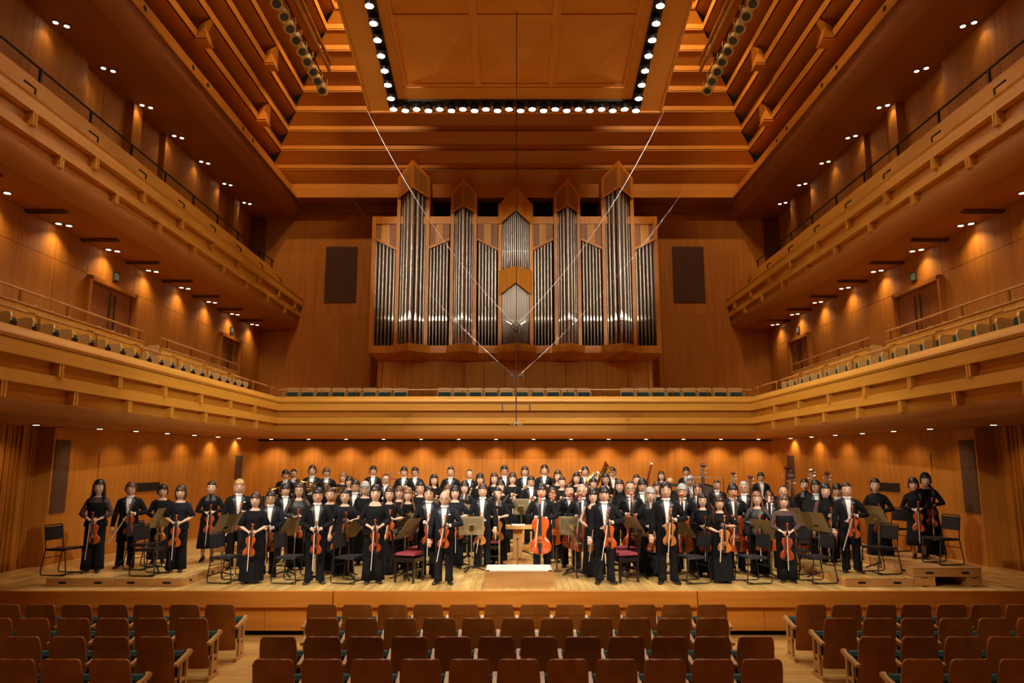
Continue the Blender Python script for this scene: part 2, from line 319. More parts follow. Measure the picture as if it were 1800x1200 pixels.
ORGAN = {'towers': [{'x0': -4.41, 'x1': -3.19, 'xa': -3.92, 'za': 13.23, 'zs': 12.71, 'zoa': 12.14, 'zos': 11.88}, {'x0': -2.4, 'x1': -1.42, 'xa': -1.94, 'za': 12.49, 'zs': 12.1, 'zoa': 11.44, 'zos': 11.28}, {'x0': -0.62, 'x1': 0.68, 'xa': 0.02, 'za': 12.21, 'zs': 11.63, 'zoa': 11.28, 'zos': 10.83}, {'x0': 1.46, 'x1': 2.45, 'xa': 1.98, 'za': 12.47, 'zs': 12.08, 'zoa': 11.44, 'zos': 11.28}, {'x0': 3.25, 'x1': 4.46, 'xa': 3.98, 'za': 13.2, 'zs': 12.69, 'zoa': 12.14, 'zos': 11.86}], 'flats': [(-5.27, -4.4, 10.32, 9.88), (-3.22, -2.44, 9.93, 10.28), (-1.4, -0.64, 10.28, 9.88)], 'base': (6.03, 6.3, -5.33, 5.35), 'low': (-5.02, 5.04, 5.76), 'top': (-5.34, 5.33, 11.21, 10.92), 'mouth': 7.25, 'C2': (9.15, 9.08, 8.54, 8.15, 6.35), 'mouthC': (9.77, 7.18)}
# ================================================================ THE HALL
# --- stage floor
st = thing('floor', 'pale maple stage floor of narrow boards', 'floor', kind='structure')
MB().box(-10.05, 10.05, 12.85, 24.5, -.06, -.018).build('subfloor', M['reveal'], st)
prng = random.Random(3)
pw = .128; n = int(20.1/pw)
far = MB(); cnt = 0
me_c = {}
for i in range(n):
    x = -10.04+i*pw
    y = 12.78; first = True
    L0 = 1.2+prng.random()*1.3
    while y < 24.3:
        y1 = min(24.3, y+(L0 if first else 2.3))
        if first and abs(x) < 9.6:
            k = round((y1-y), 1); y1 = y+k
            me = cached(('plank', k), lambda: MB().box(0, pw-.004, 0, k-.004, -.02, 0).mesh(M['floor_n'], name='plank'))
            link('plank', me, st, (x, y, 0)); cnt += 1
        else: far.box(x, x+pw-.004, y, y1-.004, -.02, 0)
        first = False; y = y1
far.build('rear_planks', M['floor_n'], st, kind='stuff')
# --- apron: overhanging band and recessed panels below
ap = thing('trim_1', 'orange-brown wooden stage apron facing the seats', 'stage apron', kind='structure')
for k, (a, b) in enumerate(((-10.2, -3.05), (-3.04, 3.06), (3.07, 10.2))):
    MB().bev(a, b-.006, 12.74, 12.86, -.27, -.002, .008, 'x').build('apron_board', M['apron'], ap)
MB().box(-10.2, 10.2, 12.86, 12.9, -.74, -.02).build('apron_backing', M['reveal'], ap)
for k in range(17):
    a = -10.2+k*1.2; MB().box(a, a+1.193, 12.83, 12.86, -.655, -.27).build('apron_panel', M['apron'], ap)
MB().box(-10.2, 10.2, 12.86, 12.95, -.735, -.655).build('toe_recess', M['black'], ap)
# --- auditorium floor
af = thing('floor', 'honey-coloured boarded auditorium floor under the seat rows', 'floor', kind='structure')
MB().box(-10.2, 10.2, -8, 12.9, -.85, -.76).build('subfloor', M['reveal'], af)
fb = MB()
for j in range(48):
    y = 7.0+j*.125; xx = -10.2+prng.random()*1.5
    if y > 12.8: break
    while xx < 10.2:
        L = 1.6+prng.random()*.8
        if 9.5 < y and 3.2 < abs(xx+L/2) < 6.2: MB().box(0, L-.004, 0, .121, -.02, 0).build('floorboard', M['floor_a'], af, loc=(xx, y, -.73))
        else: fb.box(xx, xx+L-.004, y, y+.121, -.75, -.73)
        xx += L
fb.box(-10.2, 10.2, -8, 6.99, -.76, -.73)
fb.build('more_floorboards', M['floor_a'], af, kind='stuff')
# --- wall panelling
def panel_wall(name, label, p0, p1, z0, z1, w, m=None, rows=None, thick=.02, inward=1, back=True, gap=.007):
    """vertical veneer panels between plan points p0 and p1, seen from the side of +inward normal"""
    m = m or M['wall_v']; a, b = Vector((p0[0], p0[1], 0)), Vector((p1[0], p1[1], 0)); L = (b-a).length; t = (b-a)/L
    nrm = Vector((-t.y, t.x, 0))*inward
    o = thing(name, label, 'wall', kind='structure')
    q = MB(); A, B = a-nrm*.12, b-nrm*.12
    q.hexa([a+Vector((0, 0, z0)), b+Vector((0, 0, z0)), B+Vector((0, 0, z0)), A+Vector((0, 0, z0)), a+Vector((0, 0, z1)), b+Vector((0, 0, z1)), B+Vector((0, 0, z1)), A+Vector((0, 0, z1))])
    q.build('wall_core', M['reveal'], o)
    k = max(1, round(L/w)); ww = L/k; rows = rows or [z1-z0]
    ang = math.atan2(t.y, t.x)
    for i in range(k):
        z = z0
        for j, hgt in enumerate(rows):
            hh = min(hgt, z1-z)
            key = ('pan', name, label, j)
            me = cached(key, lambda: MB().box(gap/2, ww-gap/2, -thick if inward < 0 else 0, 0 if inward < 0 else thick, 0, hh-gap*.6).mesh(m, name='panel'))
            p = a+t*ww*i; link('panel', me, o, (p.x, p.y, z), (0, 0, ang)); z += hh
    return o
ZS = 2.86
panel_wall('wall_rear', 'orange veneer wall behind the players, under the choir balcony', (-8.45, 24.3), (8.45, 24.3), 0, ZS, 1.05, inward=-1)
for s in (-1, 1):
    panel_wall('wall_'+SIDE[s], 'splayed veneer stage side wall, %s of the players' % SIDE[s], (s*9.85, 16.3), (s*8.45, 24.3), 0, ZS, 1.15, inward=s)
    # pier with speaker grille, dark slot, tall grille, flush door
    pr = thing('trim_2', 'veneered pier with a tall cloth speaker grille, %s end of the stage' % SIDE[s], 'pier', kind='structure')
    MB().prism([(s*9.75, 15.55), (s*10.2, 15.5), (s*10.2, 16.5), (s*9.8, 16.35)], 0, ZS).build('pier_body', M['wall_v'], pr)
    MB().prism([(s*9.74, 15.62), (s*9.76, 15.62), (s*9.80, 16.2), (s*9.775, 16.2)], 1.05, 2.6).build('grille', M['grille'], pr)
    MB().prism([(s*9.5, 15.4), (s*10.2, 15.4), (s*10.2, 16.45), (s*9.7, 16.45)], ZS-.02, ZS+.06).build('pier_cap', M['soffit'], pr)
    def wallpt(y): return 9.85-(y-16.3)*.175
    g = MB(); y0, y1 = 22.9, 23.3
    g.prism([(s*(wallpt(y0)-.03), y0), (s*(wallpt(y0)), y0), (s*(wallpt(y1)), y1), (s*(wallpt(y1)-.03), y1)], 1.58, 2.32)
    tag(g.build('speaker_grille', M['grille']), 'tall narrow brown speaker grille at the rear end of the %s stage wall' % SIDE[s], 'speaker grille', 'stage wall grilles')
    y0, y1 = 18.25, 19.35
    vt = thing('wall_slot', 'dark horizontal slot in the %s stage side wall' % SIDE[s], 'vent', group='dark slots in the stage side walls')
    g = MB(); g.prism([(s*(wallpt(y0)-.055), y0), (s*wallpt(y0), y0), (s*wallpt(y1), y1), (s*(wallpt(y1)-.055), y1)], 1.40, 1.60).build('opening', M['black'], vt)
    g = MB()
    for z in (1.385, 1.60): g.prism([(s*(wallpt(y0)-.06), y0), (s*wallpt(y0), y0), (s*wallpt(y1), y1), (s*(wallpt(y1)-.06), y1)], z, z+.015)
    g.build('slot_frame', M['reveal'], vt)
    y0, y1 = 17.15, 19.65
    d = thing('door_1', 'flush veneered double door in the %s stage side wall' % SIDE[s], 'door', kind='structure')
    for (a, b) in ((y0, (y0+y1)/2-.006), ((y0+y1)/2+.006, y1)):
        MB().prism([(s*(wallpt(a)-.04), a), (s*(wallpt(a)-.015), a), (s*(wallpt(b)-.015), b), (s*(wallpt(b)-.04), b)], .02, 2.33).build('door_leaf', M['wall_v'], d)
    # slatted wall beside the pier
    sl = thing('wall_'+SIDE[s], 'wall of irregular vertical wooden slats, %s edge of the stage' % SIDE[s], 'wall', kind='structure')
    MB().box(min(s*10.12, s*10.3), max(s*10.12, s*10.3), 4, 15.55, -.74, ZS).build('wall_core', M['reveal'], sl)
    y = 12.9; rs = random.Random(5)
    while y < 15.5:
        w = rs.choice((.035, .05, .07)); dp = rs.choice((.03, .05, .08))
        MB().box(min(s*(10.12-dp), s*10.12), max(s*(10.12-dp), s*10.12), y, y+w, 0, ZS).build('slat', M['wall_v'], sl); y += w+.014
    sm = MB(); y = 4
    while y < 12.85:
        w = rs.choice((.05, .07, .1)); sm.box(min(s*10.06, s*10.12), max(s*10.06, s*10.12), y, y+w, -.74, ZS); y += w+.02
    sm.build('more_slats', M['wall_v'], sl, kind='stuff')
# --- balconies: boards swept along side and rear with mitred corners
Y0 = 4.0
def yof(o): return 22.1+o
def sweep_piece(poly, seg, X0):
    """poly: [(offset, z)] cross-section; seg 'L','R','B'"""
    q = MB()
    if seg == 'B': A = [(-(X0+o), yof(o), z) for o, z in poly]; B = [((X0+o), yof(o), z) for o, z in poly]
    else:
        s = -1 if seg == 'L' else 1
        A = [(s*(X0+o), Y0, z) for o, z in poly]; B = [(s*(X0+o), yof(o), z) for o, z in poly]
    n = len(poly); q.add(A+B, [list(range(n))[::-1], list(range(n, 2*n))]+[(i, (i+1) % n, (i+1) % n+n, i+n) for i in range(n)])
    return q
def straight_piece(poly, s, y0, y1):
    A = [(s*x, y0, z) for x, z in poly]; B = [(s*x, y1, z) for x, z in poly]; n = len(poly)
    return MB().add(A+B, [list(range(n))[::-1], list(range(n, 2*n))]+[(i, (i+1) % n, (i+1) % n+n, i+n) for i in range(n)])
X0 = 7.15
LOW = [('cap_rail', [(-.03, 3.885), (-.05, 3.93), (-.03, 3.99), (.06, 4.07), (.14, 4.10), (.42, 4.10), (.42, 3.885)], 'cap'),
       ('fascia_board', [(-.02, 3.66), (-.02, 3.875), (.10, 3.875), (.10, 3.66)], 'b'),
       ('recessed_board', [(.13, 3.47), (.13, 3.70), (.24, 3.70), (.24, 3.47)], 'b'),
       ('fascia_board', [(.02, 3.27), (.02, 3.455), (.24, 3.455), (.24, 3.27)], 'b'),
       ('recessed_board', [(.17, 3.05), (.17, 3.30), (.32, 3.30), (.32, 3.05)], 'b'),
       ('curved_soffit', [(.09, 3.045), (.10, 2.99), (.16, 2.92), (.30, 2.865), (.50, 2.86), (.50, 3.05)], 'b'),
       ('balcony_core', [(.24, 3.06), (.24, 3.88), (.42, 4.06), (.5, 4.06), (.5, 3.06)], 'c')]
def brackets(par, s, X, zs, ys, w=.12, d=.16):
    for yy in ys:
        g = MB(); a, b = s*X, s*(X+d)
        g.box(min(a, b), max(a, b), yy, yy+.045, zs[0], zs[1]); g.box(min(a, b), max(a, b), yy+.07, yy+.115, zs[0], zs[1]); g.box(min(a+s*.03, b), max(a+s*.03, b), yy+.045, yy+.07, zs[0], zs[1])
        g.build('bracket', M['wall_h'], par)
for seg in 'LBR':
    nm = {'L': 'lower side balcony, left of the stage', 'R': 'lower side balcony, right of the stage', 'B': 'choir balcony front under the organ'}[seg]
    t = thing('trim_3', 'stepped honey-coloured wooden front of the '+nm, 'balcony', kind='structure')
    for (n_, poly, k) in LOW:
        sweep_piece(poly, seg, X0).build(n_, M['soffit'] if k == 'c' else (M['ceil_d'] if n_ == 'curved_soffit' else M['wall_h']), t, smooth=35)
    if seg != 'B':
        s = -1 if seg == 'L' else 1
        brackets(t, s, X0-.01, (3.455, 3.66), [9.6+1.74*k for k in range(7)])
        brackets(t, s, X0+.03, (3.045, 3.27), [8.45+1.70*k for k in range(8)])
# slabs (gallery floors / soffits)
sb = thing('ceiling', 'brown boarded underside of the lower balcony above the players', 'ceiling', kind='structure')
for s in (-1, 1):
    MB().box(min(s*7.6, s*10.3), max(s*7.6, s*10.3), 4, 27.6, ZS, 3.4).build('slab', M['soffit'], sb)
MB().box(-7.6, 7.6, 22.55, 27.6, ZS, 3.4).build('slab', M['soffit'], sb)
# dark shadow gap between soffit and stage walls
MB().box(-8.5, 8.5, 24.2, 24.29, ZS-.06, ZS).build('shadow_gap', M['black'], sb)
# --- upper gallery walls
XL = 9.75; YW = 27.5; ZU = 7.08
for s in (-1, 1):
    S = SIDE[s]
    w = thing('wall_'+S, 'tall veneer wall behind the lower %s gallery seats' % S, 'wall', kind='structure')
    MB().box(min(s*XL, s*(XL+.15)), max(s*XL, s*(XL+.15)), 4, YW, 3.3, ZU).build('wall_core', M['reveal'], w)
    doors = ((16.1, 18.15), (23.6, 25.35))
    y = 4.3
    edges = [4.3]
    while edges[-1] < YW-.3:
        edges.append(edges[-1]+1.18)
    edges[-1] = YW
    for (a, b) in doors: edges = [e for e in edges if not (a-.35 < e < b+.35)]+[a, b]
    edges.sort()
    for a, b in zip(edges, edges[1:]):
        isd = any(abs(a-d0) < .01 for d0, _ in doors)
        z0 = 6.32 if isd else 3.4
        MB().box(min(s*(XL-.02), s*XL), max(s*(XL-.02), s*XL), a+.006, b-.006, z0, 6.36 if not isd else ZU).build('panel', M['wall_v'], w)
        if not isd: MB().box(min(s*(XL-.02), s*XL), max(s*(XL-.02), s*XL), a+.006, b-.006, 6.37, ZU).build('panel', M['wall_v'], w)
    for k, (a, b) in enumerate(doors):
        d = thing('door_%d' % (k+2), 'recessed double door with bar handles in the lower %s gallery, %s the stage' % (S, ('beside', 'nearest the organ beyond')[k]), 'door', kind='structure')
        fr = MB(); x0, x1 = sorted((s*(XL-.13), s*(XL-.02)))
        fr.box(x0, x1, a-.02, a+.06, 4.2, 6.32); fr.box(x0, x1, b-.06, b+.02, 4.2, 6.32); fr.box(x0, x1, a, b, 6.24, 6.34); fr.build('door_frame', M['wall_v'], d)
        mid = (a+b)/2; x0, x1 = sorted((s*(XL-.012), s*(XL+.03)))
        for (u, v) in ((a+.06, mid-.01), (mid+.01, b-.06)):
            lf = MB().box(x0, x1, u, v, 4.2, 6.24).build('door_leaf', M['door'], d)
            hy = v-.1 if v < mid else u+.1
            MB().tube([(s*(XL-.07), hy, 4.9), (s*(XL-.07), hy, 6.1)], .018, 6).build('handle', M['darkmetal'], lf)
        sg = thing('exit_sign', 'small green-lit exit sign over the lower %s gallery door %s' % (S, ('beside the stage', 'nearest the organ')[k]), 'sign')
        ym = a+(b-a)*.55; x0, x1 = sorted((s*(XL-.07), s*(XL-.02)))
        MB().box(x0, x1, ym-.11, ym+.11, 6.46, 6.68).build('case', M['signframe'], sg)
        x0, x1 = sorted((s*(XL-.075), s*(XL-.07)))
        q = MB().box(x0, x1, ym-.085, ym+.085, 6.49, 6.65).build('face', M['exit'], sg)
    # upper wall with pilaster steps
    w2 = thing('wall_'+S, 'dim veneer wall of the upper %s gallery' % S, 'wall', kind='structure')
    MB().box(min(s*10.4, s*10.55), max(s*10.4, s*10.55), 4, YW, ZU, 11.6).build('wall_core', M['reveal'], w2)
    y = 4.4
    k = 0
    while y < YW:
        e = min(y+.98, YW); off = .0 if (int((y-4.4)/.98)//4) % 2 else .16
        MB().box(min(s*(10.38-off), s*10.4), max(s*(10.38-off), s*10.4), y+.005, e-.005, ZU+.1, 11.6).build('panel', M['wall_v'], w2); y = e
    for yy in (18.15, 25.2):
        MB().box(min(s*10.15, s*10.4), max(s*10.15, s*10.4), yy, yy+.45, ZU+.1, 11.6).build('pilaster', M['wall_v'], w2)
    sg = thing('exit_sign', 'dim exit sign on the upper %s gallery wall' % S, 'sign')
    x0, x1 = sorted((s*10.12, s*10.2)); MB().box(x0, x1, 17.2, 17.42, 9.4, 9.7).build('case', M['signframe'], sg)
    x0, x1 = sorted((s*10.115, s*10.12)); MB().box(x0, x1, 17.22, 17.40, 9.43, 9.67).build('face', M['exit'], sg)
    # upper balcony front
    t = thing('trim_4', 'stepped honey-coloured wooden front of the upper %s balcony' % S, 'balcony', kind='structure')
    UP = [('cap_rail', [(8.17, 8.23), (8.15, 8.27), (8.19, 8.31), (8.40, 8.31), (8.40, 8.23)], 'b'),
          ('fascia_board', [(8.17, 8.01), (8.17, 8.222), (8.3, 8.222), (8.3, 8.01)], 'b'),
          ('recessed_board', [(8.32, 7.79), (8.32, 8.04), (8.43, 8.04), (8.43, 7.79)], 'b'),
          ('fascia_board', [(8.24, 7.61), (8.24, 7.775), (8.43, 7.775), (8.43, 7.61)], 'b'),
          ('recessed_board', [(8.38, 7.40), (8.38, 7.64), (8.5, 7.64), (8.5, 7.40)], 'b'),
          ('curved_soffit', [(8.29, 7.40), (8.30, 7.33), (8.35, 7.22), (8.46, 7.12), (8.62, 7.08), (8.62, 7.40)], 'b'),
          ('balcony_core', [(8.43, 7.42), (8.43, 8.22), (8.6, 8.22), (8.6, 7.42)], 'c')]
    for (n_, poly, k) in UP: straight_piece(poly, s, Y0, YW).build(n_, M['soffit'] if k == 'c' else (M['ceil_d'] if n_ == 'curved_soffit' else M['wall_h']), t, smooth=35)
    brackets(t, s, 8.165, (7.775, 8.01), [9.7+1.87*k for k in range(10)])
    brackets(t, s, 8.23, (7.40, 7.61), [8.75+1.87*k for k in range(10)])
    MB().box(min(s*8.66, s*8.7), max(s*8.66, s*8.7), Y0, YW, 8.0, 8.95).build('parapet_panel', M['wall_h'], t)
    sl = thing('ceiling', 'flat brown underside of the upper %s balcony' % S, 'ceiling', kind='structure')
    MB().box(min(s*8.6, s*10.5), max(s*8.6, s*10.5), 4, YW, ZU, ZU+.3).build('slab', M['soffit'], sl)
    for k in range(8):
        yy = 12.0+1.9*k
        v = thing('soffit_vent', 'dark slot vent in the upper %s balcony underside, %s from the organ wall' % (S, ORD[7-k]), 'vent', group='slot vents under the upper balconies')
        x0, x1 = sorted((s*8.93, s*9.77)); MB().box(x0, x1, yy-.07, yy+.07, ZU-.05, ZU).build('vent_frame', M['reveal'], v)
        MB().box(x0+.03, x1-.03, yy-.045, yy+.045, ZU-.055, ZU-.045).build('slot', M['black'], v)
    # rails of the upper gallery
    rl = thing('upper_rail', 'thin handrail on posts along the upper %s balcony' % S, 'railing')
    MB().tube([(s*8.75, 8, 9.28), (s*8.75, 25.6, 9.28)], .022, 6).build('handrail', M['darkmetal'], rl)
    for k in range(11):
        yy = 9.2+1.62*k; MB().box(*sorted((s*8.73, s*8.77)), yy, yy+.05, 8.9, 9.28).build('rail_post', M['darkmetal'], rl)
    for k in range(9):
        yy = 10.0+1.95*k
        MB().tube([(s*8.45, yy, 8.3), (s*8.45, yy, 8.62), (s*8.45, yy-.3, 8.62)], .02, 6).build('rail_hook', M['darkmetal'], rl)
    # top soffit, cornice, cove
    tp = thing('ceiling', 'dark flat ceiling over the upper %s gallery with a moulded edge' % S, 'ceiling', kind='structure')
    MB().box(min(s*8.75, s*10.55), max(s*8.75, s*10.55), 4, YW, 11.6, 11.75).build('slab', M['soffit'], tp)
    straight_piece([(8.78, 11.58), (8.78, 11.75), (8.45, 12.1), (8.36, 12.05), (8.42, 11.8), (8.6, 11.62)], s, Y0, YW).build('cornice', M['soffit'], tp, smooth=40)
    straight_piece([(8.36, 12.04), (8.30, 12.0), (8.28, 12.06), (8.31, 12.12), (8.40, 12.12), (8.45, 12.1)], s, Y0, YW).build('cornice_lip', M['ceil'], tp, smooth=40)
    straight_piece([(8.38, 12.1), (8.36, 12.36), (8.95, 13.0), (9.1, 13.0), (9.1, 12.1)], s, Y0, 26.1).build('cove', M['ceil'], tp)
    for k, yy in enumerate((13.0, 15.0, 17.5, 18.4, 21.0, 21.85)):
        hl = thing('cove_port', 'round dark port in the cove above the upper %s gallery, %s from the organ' % (S, ORD[5-k]), 'port', group='round ports in the ceiling coves')
        MB().tube([(s*8.37, yy, 12.22), (s*8.345, yy, 12.22)], .10, 14).build('port_ring', M['wall_h'], hl)
        MB().tube([(s*8.36, yy, 12.22), (s*8.34, yy, 12.22)], .075, 14).build('port_hole', M['black'], hl)
# organ wall
ow = panel_wall('wall_back', 'dark tall veneer wall behind the organ', (-XL, YW), (XL, YW), 3.3, 12.1, 1.02, inward=-1, rows=[4.4, 2.5, 1.9])
MB().box(-10.5, -XL, YW, YW+.2, 7, 12).build('wall_return', M['reveal'], ow); MB().box(XL, 10.5, YW, YW+.2, 7, 12).build('wall_return', M['reveal'], ow)
for s in (-1, 1):
    g = MB().box(*sorted((s*6.13, s*7.35)), YW-.06, YW-.02, 8.2, 10.4)
    tag(g.build('wall_grille', M['grille']), 'large dark rectangular grille on the wall %s of the organ' % SIDE[s], 'speaker grille', 'large grilles flanking the organ')
# --- pyramid ceiling of stepped rings
pc = thing('ceiling', 'stepped pyramid ceiling of wooden beams', 'ceiling', kind='structure')
K = 17.0; YF = -6.0
def ring_piece(poly, side):
    """poly [(x_of_ring, z)] swept along one side of the rectangle with mitres"""
    if side == 'B': A = [(-x, x+K, z) for x, z in poly]; B = [(x, x+K, z) for x, z in poly]
    else:
        s = -1 if side == 'L' else 1; A = [(s*x, YF+(10-x), z) for x, z in poly]; B = [(s*x, x+K, z) for x, z in poly]
    n = len(poly); return MB().add(A+B, [list(range(n))[::-1], list(range(n, 2*n))]+[(i, (i+1) % n, (i+1) % n+n, i+n) for i in range(n)])
xk, zk = 9.07, 13.0
for k in range(-1, 12):
    x = xk-.345*k; z = zk+.6*k
    if k == -1: z = 12.03
    for sd in 'LBR':
        if k == -1 and sd != 'B': continue
        h = .24 if k > -1 else .55
        ring_piece([(x, z), (x, z+h), (x+.05, z+h), (x+.05, z)], sd).build('ceiling_fascia', M['ceil'], pc)
        zn = z+.6 if k > -1 else zk
        if sd == 'B':     # rear steps: boards sloping up and inward to the next fascia
            ring_piece([(x+.02, z+h), (x-.345, zn), (x-.345, zn+.06), (x+.02, z+h+.06)], sd).build('ceiling_soffit', M['ceil'], pc)
            ring_piece([(x-.37, zn-.012), (x-.37, zn+.02), (x-.24, zn+.02), (x-.24, zn-.012)], sd).build('ceiling_bead', M['ceil'], pc)
            continue
        # side steps: fin carrying the fascia, recessed board above it, underside of the next fin
        rc = .30
        ring_piece([(x+.045, z+.01), (x+.045, z+h), (x+rc+.12, z+h), (x+rc+.12, z+.01)], sd).build('ceiling_fin', M['ceil'], pc)
        ring_piece([(x+rc, z+h-.01), (x+rc, zn+.02), (x+rc+.1, zn+.02), (x+rc+.1, z+h-.01)], sd).build('ceiling_board', M['ceil'], pc)
        if k < 11: ring_piece([(x-.33, zn+.0), (x-.33, zn+.03), (x+rc+.1, zn+.03), (x+rc+.1, zn)], sd).build('ceiling_soffit', M['ceil'], pc)
xt, zt = xk-.345*11, zk+.6*11+.3
MB().box(-xt-.5, xt+.5, YF, K+xt+.5, zt, zt+.1).build('ceiling_board', M['ceil'], pc)
# closing the box over the steps and between the rear soffit and organ wall
MB().box(-10.4, 10.4, 26.42, YW+.1, 12.05, 12.15).build('rear_soffit', M['soffit'], pc)
MB().box(-10.4, 10.4, 27.3, YW, 11.72, 12.05).build('rear_moulding', M['soffit'], pc)
for s in (-1, 1):   # wedge brackets interrupting the side fascias
    for (k, yy) in ((1, 12.6), (1, 18.3), (1, 23.1), (3, 15.2), (3, 21.6), (5, 18.3)):
        x = xk-.345*k; z = zk+.6*k; g = MB()
        a, b = s*(x-.34), s*(x+.02)
        g.add([(s*(x-.30), yy, z-.03), (s*(x+.02), yy, z-.03), (s*(x+.02), yy+.38, z-.03), (s*(x-.30), yy+.38, z-.03),
               (s*(x-.10), yy+.1, z+.62), (s*(x-.34), yy+.1, z+.62), (s*(x-.34), yy+.28, z+.62), (s*(x-.10), yy+.28, z+.62)],
              [(0, 1, 2, 3), (7, 6, 5, 4), (0, 4, 5, 1), (1, 5, 6, 2), (2, 6, 7, 3), (3, 7, 4, 0)])
        g.box(min(s*(x-.33), s*x), max(s*(x-.33), s*x), yy-.02, yy+.40, z-.12, z-.08)
        g.build('wedge_bracket', M['ceil'], pc)
# --- rear of the hall behind the camera
rw = thing('wall_front', 'plain wall closing the auditorium behind the camera', 'wall', kind='structure')
MB().box(-10.5, 10.5, -8.2, -8, -.8, 20).build('wall_core', M['wall_v'], rw)
for s in (-1, 1): MB().box(*sorted((s*9.8, s*10.5)), -8, 4.02, -.8, 13).build('wall_core', M['wall_v'], rw)
for s in (-1, 1): MB().box(*sorted((s*9.0, s*10.5)), -8, 26.5, 13.0, 13.1).build('ceiling_ledge', M['ceil'], rw)
MB().box(-10.5, 10.5, -8, YF+1, 13, 20).build('wall_core', M['ceil'], rw)
# ================================================================ DOWNLIGHTS
def dl_mesh():
    def ring(): return MB().lathe([(.06, 0), (.075, 0), (.078, -.012), (.058, -.012)], n=14).mesh(M['darkmetal'], 40)
    def lens(): return MB().lathe([(.002, -.010), (.055, -.010), (.055, -.016), (.002, -.016)], n=14).mesh(M['spotglow'])
    return cached('dlr', ring), cached('dll', lens)
def downlight(loc, label, group, power, tgt, angle=70, rz=0):
    r, l = dl_mesh(); t = thing('downlight', label, 'ceiling light', loc, group=group)
    link('trim_ring', r, t); link('lens', l, t)
    if power: spot((loc[0], loc[1], loc[2]-.03), tgt, power, WARM, angle, .9, .06)
for s in (-1, 1):
    for k in range(6):
        y = 15.0+1.9*k if False else 16.1+1.34*k; X = s*(9.12-(y-16.1)*.083)
        downlight((X, y, ZS-.005), 'small bright downlight under the lower %s balcony, %s from the slatted wall' % (SIDE[s], ORD[k]), 'downlights under the lower balconies', LP['wash'], (X+s*.35, y+.1, 1.0), 115)
    for k in range(8):
        y = 12.85+1.9*k
        for j in (0, 1):
            X = s*(9.44+.14*j-.03*0); yy = y+.13*(1-j)-.06
            downlight((X, yy, ZU-.005), '%s of the paired downlights under the upper %s balcony, %s pair from the organ wall' % (('inner', 'outer')[j], SIDE[s], ORD[7-k]), 'paired downlights under the upper balconies', 0 if j else LP['wash']*1.7, (s*9.66, y, 5.2), 125)
    for k in range(8):
        y = 12.75+1.87*k
        for j in (0, 1):
            X = s*(9.86+.16*j); yy = y+.14*(1-j)-.07
            downlight((X, yy, 11.595), '%s of the paired downlights over the upper %s gallery, %s pair from the organ wall' % (('inner', 'outer')[j], SIDE[s], ORD[7-k]), 'paired downlights over the upper galleries', LP['top'] if j else 0, (s*10.2, y, 8.5), 110)
for s in (-1, 1): downlight((s*9.35, 14.3, ZS-.005), 'single added downlight to brighten the slatted wall, %s end of the stage' % SIDE[s], 'downlights under the lower balconies', LP['wash'], (s*9.9, 14.5, .8), 110)  # extra fixture pair added to light the slats
for k in range(14):
    X = -7.88+15.76*k/13
    if k == 4: pass
    downlight((X, 23.75, ZS-.005), 'small downlight under the choir balcony, %s from its left end' % ORD[k], 'downlights under the choir balcony', LP['wash']*2.1, (X, 24.3, .9), 112)
# ================================================================ CANOPY with stage lamps
CY, CZ, CX = 19.5, 12.02, 4.15
tl = math.tan(R(12.3))
def cz(y): return CZ+(CY-y)*tl
cn = thing('acoustic_canopy', 'large hanging wooden reflector of pyramid coffers over the stage', 'canopy')
yn = 11.5
def slabpts(x0, x1, y0, y1, dz0, dz1):
    return [(x0, y0, cz(y0)+dz0), (x1, y0, cz(y0)+dz0), (x1, y1, cz(y1)+dz0), (x0, y1, cz(y1)+dz0),
            (x0, y0, cz(y0)+dz1), (x1, y0, cz(y0)+dz1), (x1, y1, cz(y1)+dz1), (x0, y1, cz(y1)+dz1)]
MB().hexa(slabpts(-CX, CX, yn, CY, .34, .42)).build('canopy_back', M['soffit'], cn)
for a, b in ((-CX, -3.05), (3.05, CX)): MB().hexa(slabpts(a, b, yn, CY, .0, .36)).build('canopy_border', M['canopy'], cn)
MB().hexa(slabpts(-3.05, 3.05, CY-.95, CY, .0, .36)).build('canopy_border', M['canopy'], cn)
MB().hexa([(-CX-.02, CY-.02, cz(CY)-.04), (CX+.02, CY-.02, cz(CY)-.04), (CX+.02, CY+.06, cz(CY)-.04), (-CX-.02, CY+.06, cz(CY)-.04),
           (-CX-.02, CY-.02, cz(CY)+.40), (CX+.02, CY-.02, cz(CY)+.40), (CX+.02, CY+.06, cz(CY)+.40), (-CX-.02, CY+.06, cz(CY)+.40)]).build('canopy_edge', M['canopy'], cn)
for s in (-1, 1): MB().hexa(slabpts(*sorted((s*(CX-.02), s*(CX+.05))), yn, CY, -.03, .42)).build('canopy_edge', M['canopy'], cn)
cw = 6.1/3; ys = [CY-.95, CY-.95-2.35, CY-.95-4.7, CY-.95-7.05]
